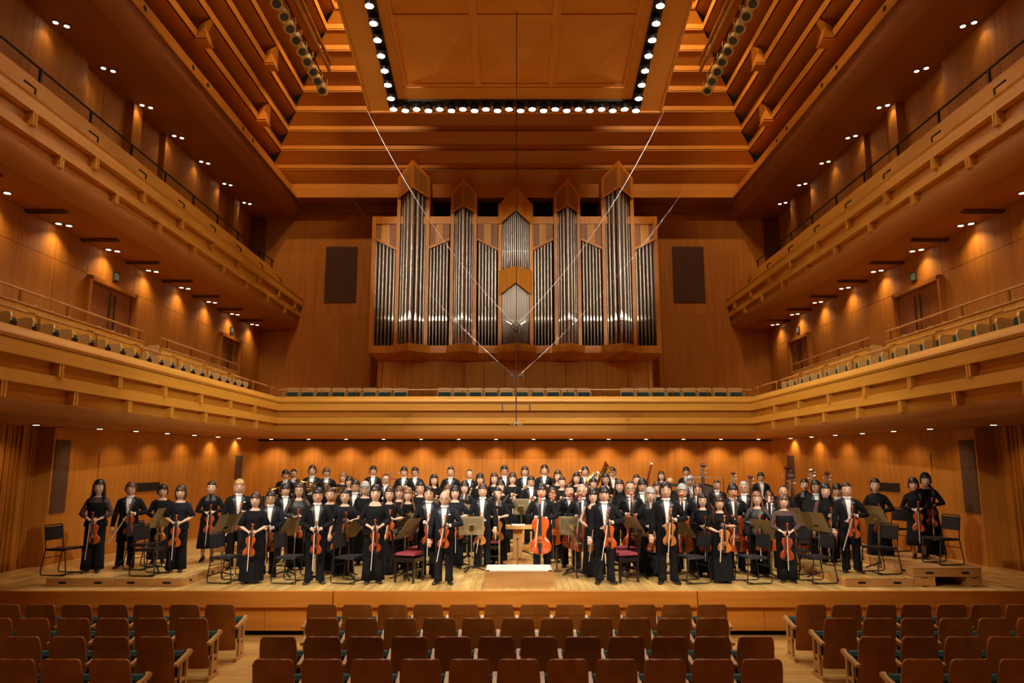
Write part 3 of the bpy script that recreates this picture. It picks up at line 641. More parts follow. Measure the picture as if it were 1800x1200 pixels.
for r in range(3):
    y1, y0 = ys[r], ys[r+1]
    for c_ in range(3):
        x0 = -3.05+cw*c_; x1 = x0+cw; g = MB(); m_ = .10
        fr = [(x0, y0), (x1, y0), (x1, y1), (x0, y1)]; inn = [(x0+m_, y0+m_), (x1-m_, y0+m_), (x1-m_, y1-m_), (x0+m_, y1-m_)]
        vs = [(x, y, cz(y)+.03) for x, y in fr]+[(x, y, cz(y)+.03) for x, y in inn]+[(x, y, cz(y)+.07) for x, y in inn]
        xm, ym = (x0+x1)/2, (y0+y1)/2; dz = -.30 if (r+c_) % 2 == 99 else -.28
        vs.append((xm, ym+(.35 if r == 0 else .0), cz(ym)+dz))
        g.add(vs, [(0, 1, 5, 4), (1, 2, 6, 5), (2, 3, 7, 6), (3, 0, 4, 7), (4, 5, 9, 8), (5, 6, 10, 9), (6, 7, 11, 10), (7, 4, 8, 11), (8, 9, 12), (9, 10, 12), (10, 11, 12), (11, 8, 12)])
        g.build('coffer', M['canopy'], cn)
for s in (-1, 1): MB().hexa(slabpts(*sorted((s*3.27, s*3.53)), yn, CY-.32, -.06, .02)).build('lamp_track', M['darkmetal'], cn)
MB().hexa(slabpts(-3.56, 3.56, CY-.50, CY-.28, -.06, .02)).build('lamp_track', M['darkmetal'], cn)
for s in (-1, 1):
    for yy in (13, 18): MB().tube([(s*3.9, yy, cz(yy)+.4), (s*3.9, yy, 19.5)], .02, 6).build('suspension_rod', M['darkmetal'], cn)
def lampm():
    h = MB().lathe([(.06, .14), (.11, .10), (.125, .0), (.12, -.03), (.11, -.03)], n=14).mesh(M['darkmetal'], 40)
    l = MB().lathe([(.003, -.026), (.098, -.026), (.09, -.040), (.003, -.040)], n=14).mesh(M['lampglow']); return h, l
hm, lm = lampm()
def stage_lamp(x, y, label, power):
    t = thing('stage_lamp', label, 'lamp', (x, y, cz(y)-.215), group='bright lamps in the canopy tracks')
    link('housing', hm, t); link('lens', lm, t)
    spot((x, y, cz(y)-.27), (x*1.1, y-.8, 0), power, (1, .90, .76), 92, .5, .07)
for k in range(22): stage_lamp(-3.40+6.8*k/21, CY-.39+(.03 if k % 2 else -.03), 'glowing lamp in the rear canopy track, %s from its left end' % ORD[k], LP['stage'])
for s in (-1, 1):
    for k in range(13): stage_lamp(s*3.40, CY-.85-.52*k, 'glowing lamp in the %s canopy track, %s from the rear corner' % (SIDE[s], ORD[k]), LP['stage'])
# ================================================================ ORGAN
org = thing('pipe_organ', 'large oak-cased pipe organ with silver pipes in five pointed towers', 'organ', (0, 0, 0))
def pipe_mesh(r, L, foot, seed=0):
    """standing pipe: foot cone, mouth with lips, cylinder; base at z=0"""
    n = 14; q = MB()
    q.lathe([(r*.22, 0), (r*.30, foot*.15), (r*.98, foot*.97), (r, foot), (r, L), (r*.93, L), (r*.93, L-.03)], n=n)
    me = q.mesh(M['tin'], 40); 
    return me
def pipe(par, x, y, z, r, L, foot):
    key = ('pipe', round(r, 3), round(L, 2), round(foot, 2))
    me = cached(key, lambda: pipe_mesh(r, L, foot))
    o = link('pipe', me, par, (x, y, z))
    def mm():
        q = MB()
        q.box(-r*.62, r*.62, -r*1.06, -r*.8, -r*.16, r*.08)                      # bright lower lip
        q.mi = 1; q.prism([(-r*.6, r*.12), (r*.6, r*.12), (r*.5, r*.45), (-r*.5, r*.45)], -r*1.02, -r*.8, lambda a, b, c: (a, c, b))   # mouth slit
        q.mi = 0; q.prism([(-r*.58, r*.45), (r*.58, r*.45), (r*.36, r*2.2), (0, r*3.6), (-r*.36, r*2.2)], -r*1.05, -r*.85, lambda a, b, c: (a, c, b))
        return q.mesh([M['tin_b'], M['black']])
    link('mouth', cached(('mouth', round(r, 3)), mm), o, (0, 0, foot))
    return o
YP = 26.2
bz0, bz1, bx0, bx1 = ORGAN['base']; lx0, lx1, lz = ORGAN['low']; tx0, tx1, tz, tz2 = ORGAN['top']
MB().box(bx0+.06, bx1-.06, YP+.30, YW, bz1, tz).build('case_back', M['black'], org)
MB().box(bx0, bx1, YP, YW-.02, bz0, bz1).build('plinth', M['organ'], org)
# tapered underside and lower panelling
MB().hexa([(lx0, YP+.3, lz), (lx1, YP+.3, lz), (lx1, YW, lz), (lx0, YW, lz), (bx0, YP, bz0), (bx1, YP, bz0), (bx1, YW, bz0), (bx0, YW, bz0)]).build('plinth_taper', M['organ'], org)
MB().box(lx0, lx1, YP+.34, YW, 3.4, lz).build('lower_case', M['reveal'], org)
xs = [lx0, lx0+.16]
k = 13; ww = (lx1-lx0-.32)/k
for i in range(k): MB().box(lx0+.16+ww*i+.008, lx0+.16+ww*(i+1)-.008, YP+.30, YP+.34, 3.5, lz-.01).build('panel', M['organ'], org)
for a in (lx0, lx1-.15): MB().box(a, a+.15, YP+.26, YP+.40, 3.5, lz).build('lower_stile', M['organ'], org)
# upper frame
MB().box(tx0, tx1, YP+.02, YP+.3, tz2, tz).build('top_rail', M['organ'], org)
MB().add([(tx0, YP, tz), (tx0+.14, YP, tz), (bx0+.16, YP, bz1), (bx0, YP, bz1), (tx0, YP+.4, tz), (tx0+.14, YP+.4, tz), (bx0+.16, YP+.4, bz1), (bx0, YP+.4, bz1)],
         [(0, 1, 2, 3), (7, 6, 5, 4), (0, 4, 5, 1), (1, 5, 6, 2), (2, 6, 7, 3), (3, 7, 4, 0)]).build('side_stile', M['organ'], org)
MB().add([(tx1, YP, tz), (tx1-.14, YP, tz), (bx1-.16, YP, bz1), (bx1, YP, bz1), (tx1, YP+.4, tz), (tx1-.14, YP+.4, tz), (bx1-.16, YP+.4, bz1), (bx1, YP+.4, bz1)],
         [(0, 3, 2, 1), (7, 4, 5, 6), (0, 1, 5, 4), (1, 2, 6, 5), (2, 3, 7, 6), (3, 0, 4, 7)]).build('side_stile', M['organ'], org)
zm = ORGAN['mouth']; zb = bz1+.02
def flat(x0, x1, z0, z1, n=6):
    """flat bay: sloping header with veneer strips, then pipes"""
    w = x1-x0
    g = MB().prism([(x0, z0), (x1, z1), (x1, z1+.09), (x0, z0+.09)], YP-.02, YP+.2, lambda a, b, c: (a, c, b)); g.build('header_rail', M['organ'], org)
    for i, m in enumerate(('organ_d', 'organ_l', 'organ_d')):
        a = x0+w*(0, .3, .68)[i]; b = x0+w*(.3, .68, 1)[i]
        za = z0+(z1-z0)*(a-x0)/w; zb_ = z0+(z1-z0)*(b-x0)/w
        MB().prism([(a+.005, za+.05), (b-.005, zb_+.05), (b-.005, tz2+.02), (a+.005, tz2+.02)], YP+.05, YP+.12, lambda a, b, c: (a, c, b)).build('panel', M[m], org)
    p = (w-.05)/n
    for i in range(n):
        xc = x0+.025+p*(i+.5); zt = z0+(z1-z0)*(i+.5)/n
        pipe(org, xc, YP+.12, zb, p*.42, zt-zb+.02, zm-zb)
fl = ORGAN['flats']
for (a, b, c_, d_) in fl: flat(a, b, c_, d_)
for (a, b, c_, d_) in fl: flat(.03-b, .03-a, d_, c_)
def tower(t, n=7, dbl=False):
    x0, x1 = t['x0'], t['x1']; xa = (x0+x1)/2; w = x1-x0; dp = .55; za, zs, zoa, zos = t['za'], t['zs'], t['zoa'], t['zos']
    st_ = .13
    # side stiles down to the plinth
    for a, b in ((x0, x0+st_), (x1-st_, x1)):
        MB().box(a, b, YP-.06, YP+.4, bz1-.02, zs).build('tower_stile', M['organ'], org)
    # pointed head: two folded boards meeting at the front arris
    for s in (-1, 1):
        xe = x0 if s < 0 else x1
        pts = [(xe, YP-.06, zos), (xa, YP-dp, zoa), (xa, YP-dp, za), (xe, YP-.06, zs)]
        q = MB(); inner = [(x, y+.08, z) for x, y, z in pts]
        q.add(pts+inner, [(0, 1, 2, 3) if s < 0 else (3, 2, 1, 0), (7, 6, 5, 4) if s < 0 else (4, 5, 6, 7), (0, 4, 5, 1), (1, 5, 6, 2), (2, 6, 7, 3), (3, 7, 4, 0)])
        q.build('tower_head', M['organ'], org)
        # inset darker veneer field
        f = lambda u, v: (xe+(xa-xe)*u, YP-.06+(-dp+.06)*u-.012, (zos+(zoa-zos)*u)*(1-v)+(zs+(za-zs)*u)*v)
        MB().add([f(.2, .08), f(.9, .1), f(.9, .84), f(.2, .82)]+[(x, y+.02, z) for x, y, z in (f(.2, .08), f(.9, .1), f(.9, .84), f(.2, .82))],
                 [(0, 1, 2, 3), (7, 6, 5, 4), (0, 4, 5, 1), (1, 5, 6, 2), (2, 6, 7, 3), (3, 7, 4, 0)]).build('panel', M['organ_d'] if not dbl else M['organ'], org)
    MB().add([(x0, YP-.06, zs), (xa, YP-dp, za), (x1, YP-.06, zs), (x0, YW-.3, zs), (xa, YW-.3, za), (x1, YW-.3, zs)], [(0, 1, 4, 3), (1, 2, 5, 4), (0, 2, 1), (3, 4, 5)]).build('tower_roof', M['organ'], org)
    MB().box(x0+.02, x1-.02, YP+.25, YW-.3, bz1, zs).build('tower_back', M['reveal'], org)
    # projecting foot
    for (z0, z1, d0, d1) in ((bz0-.0, bz1, dp+.06, dp+.10), (lz, bz0, .1, dp+.06)):
        q = MB(); lo = [(x0-.1, YP+(.3 if z0 == lz else 0), z0), (xa, YP-d0+(.1 if z0 == lz else 0), z0-(.0)), (x1+.1, YP+(.3 if z0 == lz else 0), z0)]
        hi = [(x0-.1, YP, z1), (xa, YP-d1, z1), (x1+.1, YP, z1)]
        q.add(lo+hi, [(0, 2, 1), (3, 4, 5), (0, 1, 4, 3), (1, 2, 5, 4), (2, 0, 3, 5)]); q.build('tower_foot', M['organ'], org)
    return xa, w, dp
def vpipes(xa, w, dp, n, zb_, zside, zapex, zmouth, rc=1.0, arch=0):
    """pipes on a V plan: widest at the front arris"""
    half = w/2-.14; sizes = [1-.66*abs(i-(n-1)/2)/((n-1)/2)*rc for i in range(n)]; tot = sum(sizes); x = xa-half
    for i in range(n):
        p = sizes[i]/tot*2*half; xc = x+p/2; x += p; u = 1-abs(xc-xa)/half
        zt = zside+(zapex-zside)*u; y = YP+.12-(dp-.10)*u
        fo = zmouth-zb_+arch*(1-u)
        pipe(org, xc, y, zb_, p*.46, zt-zb_+.06, fo)
for i, t in enumerate(ORGAN['towers']):
    if i != 2:
        xa, w, dp = tower(t); vpipes(xa, w, dp, 7, bz1+.01, t['zos'], t['zoa'], zm-.04, .9)
t = ORGAN['towers'][2]; xa, w, dp = tower(t, dbl=True)
c2 = ORGAN['C2']
vpipes(xa, w, dp, 15, c2[1]+.0, t['zos'], t['zoa'], 9.72, .35, .1)
vpipes(xa, w, dp, 19, bz1+.01, c2[3], c2[2], 7.12, .2, .12)
for s in (-1, 1):
    xe = xa+s*(w/2)
    for (zl0, za0, zl1, za1) in ((c2[3]-.02, c2[2], c2[1]-.25, c2[0]-.28), (c2[1]-.25, c2[0]-.28, c2[1], c2[0])):
        pts = [(xe, YP-.04, zl0), (xa, YP-dp, za0), (xa, YP-dp, za1), (xe, YP-.04, zl1)]; q = MB(); inn = [(x, y+.3, z) for x, y, z in pts]
        q.add(pts+inn, [(0, 1, 2, 3) if s < 0 else (3, 2, 1, 0), (7, 6, 5, 4) if s < 0 else (4, 5, 6, 7), (0, 4, 5, 1), (1, 5, 6, 2), (2, 6, 7, 3), (3, 7, 4, 0)])
        q.build('tower_belt', M['organ'], org)
# dark clerestory openings behind the organ top
cl = thing('organ_gallery', 'dark framed openings between the organ towers under the ceiling', 'opening', kind='structure')
for a, b in ((-3.15, -2.45), (-1.38, -.66), (.72, 1.44), (2.5, 3.2)):
    MB().box(a, b, YW-.5, YW-.1, 11.25, 12.0).build('opening', M['black'], cl)
    g = MB(); g.box(a-.06, a, YW-.55, YW-.1, 11.25, 12.0); g.box(b, b+.06, YW-.55, YW-.1, 11.25, 12.0); g.build('opening_frame', M['wall_v'], cl)
# ================================================================ PEOPLE
M['skin'] = noisy(mat('skin', (.62, .35, .22), .55), (.57, .31, .19), (.66, .39, .25), (9, 9, 9))
M['skin_b'] = noisy(mat('skin light', (.70, .43, .29), .55), (.66, .40, .27), (.74, .47, .33), (9, 9, 9))
M['eye'] = mat('eye dark', (.02, .012, .01), .3); M['lip'] = mat('lip', (.52, .14, .11), .45)
M['cloth'] = noisy(mat('black wool', (.008, .008, .009), .9, spec=.15), (.006, .006, .007), (.012, .012, .014), (40, 40, 12))
M['satin'] = noisy(mat('black satin', (.02, .02, .024), .48), (.013, .013, .016), (.032, .032, .038), (9, 9, 4))
M['sheer'] = mat('sheer sleeve', (.075, .035, .03), .8)
M['navy'] = noisy(mat('navy cloth', (.009, .010, .016), .85, spec=.2), (.007, .008, .013), (.014, .015, .023), (30, 30, 10))
M['shirt'] = noisy(mat('white shirt', (.86, .85, .83), .6), (.80, .79, .77), (.90, .89, .87), (50, 50, 6))
M['bowtie'] = mat('white pique', (.70, .68, .64), .7)
M['leather'] = mat('black shoe leather', (.010, .010, .010), .16, coat=.6)
M['wire'] = mat('glasses frame', (.02, .018, .018), .3)
HC = {'black': (.012, .009, .008), 'darkbrown': (.045, .02, .011), 'brown': (.10, .04, .02), 'lightbrown': (.20, .085, .04), 'blond': (.42, .23, .09), 'grey': (.34, .33, .31)}
for k_, c_ in HC.items(): M['hair_'+k_] = noisy(mat('hair '+k_, c_, .38), tuple(v*.7 for v in c_), tuple(min(1, v*1.5) for v in c_), (60, 60, 7))
# torso cross-sections at reference height 1.70 m: z, rx, ry, cy
TOR = {'m': [(.80, .160, .118, 0), (.90, .168, .120, 0), (1.02, .152, .112, 0), (1.14, .168, .120, 0), (1.25, .186, .126, 0), (1.32, .192, .118, .005), (1.36, .166, .100, .01), (1.39, .120, .082, .012), (1.412, .076, .068, .01), (1.435, .062, .062, .005), (1.50, .058, .060, 0)],
       'w': [(.80, .162, .118, 0), (.90, .166, .118, 0), (1.02, .128, .098, 0), (1.12, .136, .104, 0), (1.22, .150, .128, -.008), (1.29, .160, .112, 0), (1.335, .150, .094, .008), (1.38, .108, .075, .012), (1.41, .064, .060, .01), (1.435, .052, .054, .005), (1.50, .050, .054, 0)]}
def tor(sex, z):
    T = TOR[sex]
    if z <= T[0][0]: return T[0][1:]
    for a, b in zip(T, T[1:]):
        if z <= b[0]:
            u = (z-a[0])/(b[0]-a[0]); u = u*u*(3-2*u)*.5+u*.5
            return tuple(a[i]+(b[i]-a[i])*u for i in (1, 2, 3))
    return T[-1][1:]
def tpt(sex, z, a, off=0):   # a=0 faces the front (-y), positive towards the person's left (+x)
    rx, ry, cy = tor(sex, z); e = .86
    sx, cs = math.sin(a), math.cos(a)
    X = math.copysign(abs(sx)**e, sx)*(rx+off); Y = -math.copysign(abs(cs)**e, cs)*(ry+off)+cy
    return (X, Y, z)
# wrists for each pose: (left wrist, left hand aim, right wrist, right hand aim)
POSE = {'clasp': ((.085, -.20, .985), (.0, -.25, .945), (-.085, -.20, .985), (.0, -.25, .925)),
        'clasp2': ((.10, -.19, 1.06), (.03, -.25, 1.03), (-.07, -.20, 1.05), (.02, -.25, 1.0)),
        'left': ((.13, -.20, 1.08), (.045, -.25, 1.105), (-.285, -.03, .80), (-.28, -.07, .70)),
        'left2': ((.12, -.19, 1.12), (.04, -.25, 1.14), (-.09, -.22, 1.01), (-.02, -.25, 1.02)),
        'low': ((.27, -.05, .82), (.27, -.10, .72), (-.10, -.20, .97), (-.02, -.25, .94)),
        'cello': ((.10, -.24, 1.06), (.0, -.32, 1.05), (-.10, -.24, 1.08), (-.01, -.33, 1.075)),
        'wind': ((.09, -.22, 1.17), (.01, -.27, 1.18), (-.07, -.23, 1.09), (.0, -.28, 1.10)),
        'down': ((.265, -.02, .80), (.26, -.06, .70), (-.265, -.02, .80), (-.26, -.06, .70))}
def arm(sex, pose, s):
    p = POSE[pose]; wv = Vector(p[0] if s > 0 else p[2]); aim = Vector(p[1] if s > 0 else p[3])
    sh = Vector((s*(.172 if sex == 'm' else .146), .01, 1.325)); d = wv-sh; L = d.length; a, b = .275, .255
    L = min(L, a+b-.002); wv = sh+d.normalized()*L; x = (a*a-b*b+L*L)/(2*L); h = math.sqrt(max(a*a-x*x, 0)); n = d.normalized()
    pole = Vector((s*1.0, .55, -.35)); pole = (pole-n*pole.dot(n)).normalized()
    return sh, sh+n*x+pole*h, wv, aim
def hand(q, wr, aim, s):
    """palm, four unequal bent fingers and a thumb"""
    d = (aim-wr).normalized(); side = d.cross(Vector((0, 1, 0)) if abs(d.y) < .8 else Vector((0, 0, 1))).normalized()
    if (side.x*s < 0 and abs(side.x) > .3) or (abs(side.x) <= .3 and side.z < 0): side = -side
    nrm = d.cross(side).normalized()
    if nrm.y < 0: nrm = -nrm
    q.tube([wr-d*.02, wr+d*.02, wr+d*.055, wr+d*.088], [.024, .031, .038, .034], 8, flat=.62)
    pc = wr+d*.08
    for i, (ln, off) in enumerate(((.070, -.031), (.080, -.0105), (.075, .0105), (.060, .030))):
        b = pc+side*off; m = b+d*ln*.45+nrm*.006; e = m+d*ln*.30+nrm*.020; t = e+d*ln*.12+nrm*.026
        q.tube([b-d*.02, b, m, e, t], [.0085, .0082, .0075, .007, .0055], 6)
    b = wr+d*.03-side*.026
    q.tube([b, b-side*.022+d*.022, b-side*.026+d*.048+nrm*.012, b-side*.020+d*.066+nrm*.02], [.013, .0115, .010, .0075], 6)
def bighead(me):
    for v in me.vertices:
        x, y, z = v.co
        if z > 1.425 or (abs(x) < .16 and z > 1.1 and me.name.startswith('hairm')):
            t = min(1, max(0, (z-1.425)/.035)); 
            if me.name.startswith('hairm'): t = 1
            v.co = (x*(1+.17*t), y*(1+.12*t), (1.443+(z-1.443)*(1+.12*t) if z > 1.443 else z)-.026*t)
    me.update(); return me
def bodymesh(sex, pose):
    q = MB(); zs = [.80, .90, 1.02, 1.12, 1.22, 1.28, 1.32, 1.36, 1.39, 1.412, 1.435, 1.47, 1.53]; NN = 20
    q.rings([[tpt(sex, min(z, 1.5), k*2*PI/NN, -.006) [:2]+(z,) for k in range(NN)] for z in zs])
    for s in (-1, 1):
        q.tube([(s*.085, 0, .86), (s*.09, 0, .70), (s*.092, 0, .48), (s*.095, .012, .30), (s*.098, .012, .12), (s*.10, .0, .045)], [.085, .08, .052, .050, .034, .028], 10)
        q.tube([(s*.10, .03, .04), (s*.105, -.06, .038), (s*.115, -.12, .03)], [.026, .024, .016], 8, flat=.7)
        sh, el, wr, aim = arm(sex, pose, s)
        k = 1 if sex == 'm' else .86
        q.tube([sh-Vector((s*.05, 0, -.01)), sh, sh.lerp(el, .35), el, el.lerp(wr, .35), wr], [.05*k, .054*k, .047*k, .038*k, .037*k, .024*k], 10)
        hand(q, wr, aim, s)
    # head
    n, m = 22, 16; rs = []; hw = .081 if sex == 'm' else .078
    for i in range(m+1):
        v = -PI/2+PI*i/m; cz_ = math.sin(v); ring = []
        for k in range(n):
            a = k*2*PI/n; cv = max(math.cos(v), .03); cv = cv**.86; x = math.sin(a)*cv*hw; y = -math.cos(a)*cv*.098; z = cz_*.130
            t = max(0, -cz_); x *= 1-.26*t**1.8
            if y < 0: y *= 1-.10*t
            else: y *= 1-.25*t; 
            if y < 0:
                y -= .015*math.exp(-(x/.014)**2-((z+.024)/.014)**2)+.007*math.exp(-(x/.011)**2-((z-.002)/.022)**2)   # nose
                y += .005*math.exp(-((abs(x)-.033)/.016)**2-((z-.008)/.011)**2)                                        # eye sockets
                y -= .006*math.exp(-(x/.022)**2-((z+.060)/.012)**2)+.006*math.exp(-(x/.02)**2-((z+.100)/.014)**2)        # lips, chin
                y -= .004*math.exp(-((abs(x)-.04)/.016)**2-((z+.02)/.02)**2)
            ring.append((x, y-.012, z+1.573))
        rs.append(ring)
    q.rings(rs)
    for s in (-1, 1): q.ell((s*(hw+.002), .0, 1.565), (.010, .020, .030), 8, 6)
    me = q.mesh([M['skin']]); ob = bpy.data.objects.new('t', me); COL.objects.link(ob)
    r = ob.modifiers.new('r', 'REMESH'); r.mode = 'VOXEL'; r.voxel_size = .0058; r.use_smooth_shade = True
    dg = bpy.context.evaluated_depsgraph_get(); ev = ob.evaluated_get(dg); out = bpy.data.meshes.new_from_object(ev)
    bpy.data.objects.remove(ob)
    # small face features are added to the same mesh
    f = MB(); f.v = []; vs = [tuple(v.co) for v in out.vertices]; fs = [tuple(p.vertices) for p in out.polygons]
    f.v = vs; f.f = fs; f.m = [0]*len(fs); y0 = -.104
    for s in (-1, 1):
        f.mi = 1; f.ell((s*.032, y0+.006, 1.578), (.0150, .0075, .0056), 8, 4)
        f.tube([(s*.018, y0+.000, 1.600), (s*.033, y0+.002, 1.604), (s*.049, y0+.012, 1.599)], [.0030, .0042, .0024], 5)
        f.ell((s*.007, y0-.016, 1.5405), (.003, .003, .002), 5, 3)
    f.mi = 2; f.tube([(-.025, y0+.006, 1.5140), (-.012, y0-.004, 1.5095), (0, y0-.006, 1.5085), (.012, y0-.004, 1.5095), (.025, y0+.006, 1.5140)], [.0022, .0062, .0070, .0062, .0022], 6)
    return bighead(f.mesh([M['skin'], M['eye'], M['lip']], 180))
def sleeve(q, sex, pose, s, upto=1.0, off=.014, flare=0):
    sh, el, wr, aim = arm(sex, pose, s); k = 1 if sex == 'm' else .86
    pts = [sh-Vector((s*.085, 0, -.030)), sh-Vector((s*.035, 0, -.012)), sh+Vector((s*.004, 0, -.012)), sh.lerp(el, .25)]; rr = [.026*k+off, .046*k+off, .052*k+off, .050*k+off]
    if upto <= .5:
        pts += [sh.lerp(el, min(1, upto*2+.02))]; rr += [.045*k+off+.012]
    else:
        u = (upto-.5)*2; pts += [sh.lerp(el, .8), el, el.lerp(wr, .35*u), el.lerp(wr, u*.97)]; rr += [.041*k+off, .039*k+off, .037*k+off+flare*.5, .027*k+off*.85+flare]
    q.tube(pts, rr, 12)
def open_shell(q, sex, zs, a0, off, n=22, offb=None):
    """torso shell leaving an opening of half-angle a0(z) at the front"""
    q.rings([[tpt(sex, z, a0(z)+(2*PI-2*a0(z))*k/n, off) for k in range(n+1)] for z in zs], closed=False)
def tails_mesh(sex, pose):
    q = MB(); zs = [1.0, 1.03, 1.08, 1.14, 1.2, 1.26, 1.30, 1.335, 1.36, 1.385, 1.405, 1.418]
    def half(z): return (.055 if z < 1.01 else .022+.034*min(1, (z-1.02)/.34))
    def a0(z):
        rx = tor(sex, z)[0]+.016; return math.asin(min(.95, (half(z)/rx)**(1/.86)))
    open_shell(q, sex, zs, a0, .018)
    # back tails from the waist to the knee
    q.rings([[tpt(sex, max(z, .86), a, .022+(1.0-z)*.03)[:2]+(z,) for a in (PI*.52, PI*.7, PI*.85, PI, PI*1.15, PI*1.3, PI*1.48)] for z in (1.01, .92, .80, .66, .50)], closed=False)
    # waist-length front corners
    for s in (-1, 1): q.rings([[tpt(sex, z, s*a, .022) for a in (.45, .8, 1.2, 1.65)] for z in (1.005, .97 if True else 0, .955)], closed=False)
    for s in (-1, 1): sleeve(q, sex, pose, s, 1.0, .014)
    # lapels
    q.mi = 1
    for s in (-1, 1):
        L = []; 
        for z, w in ((1.418, .014), (1.39, .026), (1.36, .044), (1.325, .072), (1.305, .042), (1.27, .048), (1.20, .036), (1.12, .022), (1.05, .008)):
            h = half(z)-.003; rx, ry, cy = tor(sex, z)
            def sp(x): 
                a = math.asin(min(.98, (abs(x)/(rx+.026))**(1/.86))); p_ = tpt(sex, z, a, .027); return (s*p_[0], p_[1], z)
            L.append([sp(h), sp(h+w*.5), sp(h+w)])
        q.rings(L, closed=False)
    me = q.mesh([M['cloth'], M['satin']], 180); return me
def shirt_mesh(sex):
    q = MB(); A = 1.15; n = 12
    zs = [.965, 1.0, 1.08, 1.16, 1.24, 1.30, 1.345, 1.38, 1.41]
    q.rings([[tpt(sex, z, -A+2*A*k/n, .007) for k in range(n+1)] for z in zs], closed=False)
    q.rings([[tpt(sex, z, k*2*PI/16, o) for k in range(16)] for z, o in ((1.395, .004), (1.412, .010), (1.438, .010), (1.447, .008))], caps=False)
    # pointed waistcoat fronts
    for s in (-1, 1): q.rings([[tpt(sex, z, s*a, .011) for a in (.03, .25, .5)] for z in (1.09, 1.0, .955+(0))], closed=False)
    return q.mesh([M['shirt']], 180)
def cuff_mesh(pose, side):
    q = MB()
    for s in (side,):
        sh, el, wr, aim = arm('m', pose, s); d = (wr-el).normalized(); q.tube([wr-d*.02, wr+d*.016], [.034, .035], 12)
    return q.mesh([M['shirt']], 180)
def bow_mesh():
    q = MB(); y = -.094; dz_ = -.024
    for s in (-1, 1): q.hexa([(s*.004, y-.006, 1.435), (s*.036, y-.004, 1.423), (s*.036, y+.012, 1.423), (s*.004, y+.008, 1.435), (s*.004, y-.006, 1.447), (s*.036, y-.004, 1.459), (s*.036, y+.012, 1.459), (s*.004, y+.008, 1.447)])
    q.box(-.008, .008, y-.012, y+.006, 1.432, 1.450); q.v = [(a*1.2, b, c+dz_) for a, b, c in q.v]; return q.mesh([M['bowtie']])
def trousers_mesh(sex):
    q = MB(); NN = 18
    q.rings([[tpt(sex, z, k*2*PI/NN, .010) for k in range(NN)] for z in (.80, .86, .94, 1.03)])
    for s in (-1, 1):
        q.tube([(s*.078, 0, .88), (s*.088, 0, .78), (s*.094, 0, .62), (s*.098, .004, .46), (s*.10, .01, .28), (s*.102, .006, .14), (s*.103, -.006, .09), (s*.104, -.014, .045)], [.092, .098, .086, .076, .072, .073, .080, .078], 12)
    return q.mesh([M['cloth']], 180)
def shoe_mesh(sex):
    q = MB(); k = 1 if sex == 'm' else .84
    def ring(y, w, h, z0=0): return [(math.cos(a)*w*k, y*k, max(z0, 0)+(math.sin(a)*.5+.5)*h) for a in [i*2*PI/12 for i in range(12)]]
    q.rings([ring(.10, .028, .08), ring(.07, .046, .115), ring(.0, .048, .11), ring(-.06, .050, .088), ring(-.13, .054, .064), ring(-.19, .046, .050), ring(-.235, .024, .032)])
    return q.mesh([M['leather']], 180)
def skirt(q, z0, z1, rx1, ry1, folds=9, sex='w', amp=.03, off=.012):
    n = 54; rs = []
    for i in range(9):
        u = i/8; z = z0+(z1-z0)*u; b = tor(sex, max(z, .80)); rx = b[0]+off; ry = b[1]+off
        if z < .90: t = (.90-z)/(.90-z1); rx = (tor(sex, .9)[0]+off)*(1-t)+rx1*t; ry = (tor(sex, .9)[1]+off)*(1-t)+ry1*t
        else: t = 0
        rs.append([(math.sin(a)*rx*(1+amp*t*math.cos(a*folds+.7)), -math.cos(a)*ry*(1+amp*1.6*t*math.cos(a*folds+.7)), z) for a in [k*2*PI/n for k in range(n)]])
    q.rings(rs, caps=False)
def dress_mesh(outfit, pose):
    q = MB(); NN = 26; sex = 'w'; wide = outfit in ('wideneck', 'sleeveless')
    top = {'collar': 1.435, 'sheer': 1.43, 'lace': 1.39, 'vneck': 1.385, 'wideneck': 1.365, 'sleeveless': 1.36, 'longskirt2': 1.415, 'midiskirt': 1.435, 'jacketskirt': 1.40}.get(outfit, 1.385)
    hem = 1.02 if outfit in ('longskirt', 'longskirt2', 'sleeveless') else .84
    loose = .020 if outfit in ('satin', 'wideneck', 'sheerpants', 'shortsleeve', 'jacket') else .008
    zs = [hem+(1.30-hem)*k/7 for k in range(8)]+[1.33, 1.355, 1.375, 1.395, 1.415]
    zs = [z for z in zs if z < top]+[top]
    rs = []
    for z in zs:
        ring = []
        for k in range(NN):
            a = k*2*PI/NN; fr = math.cos(a)
            zz = z
            if z > 1.30:
                dip = {'vneck': .11*max(0, 1-abs(math.sin(a))*2.2), 'wideneck': .03, 'sleeveless': .05*max(0, fr), 'jacket': .13*max(0, 1-abs(math.sin(a))*2.5)}.get(outfit, .022)
                if outfit in ('collar', 'midiskirt', 'sheer', 'longskirt2'): dip = 0
                zz = z-dip*max(0, fr)*(z-1.30)/(top-1.30)
            o = loose*(1.0 if z < 1.3 else .6)+.004+(.012 if z < 1.0 else 0)
            ring.append(tpt(sex, zz, a, o))
        rs.append(ring)
    q.rings(rs, caps=False)
    if outfit == 'satin': q.m = [1]*len(q.m)
    up = {'shortsleeve': .5, 'satinshort': .36, 'longskirt': .5, 'lace': .5, 'vneck': .62, 'sleeveless': 0, 'wideneck': .82, 'sheerpants': .85}.get(outfit, 1.0)
    q.mi = 1 if outfit in ('sheerpants', 'sheer', 'satin') else 0
    if up:
        for s in (-1, 1): sleeve(q, sex, pose, s, up, .012, .02 if outfit in ('wideneck', 'satin') else 0)
    q.mi = 0
    if outfit == 'sheerpants':     # see-through yoke
        q.mi = 1; q.rings([[tpt(sex, z, k*2*PI/NN, .020) for k in range(NN)] for z in (1.29, 1.33, 1.36, 1.385)], caps=False); q.mi = 0
    return q
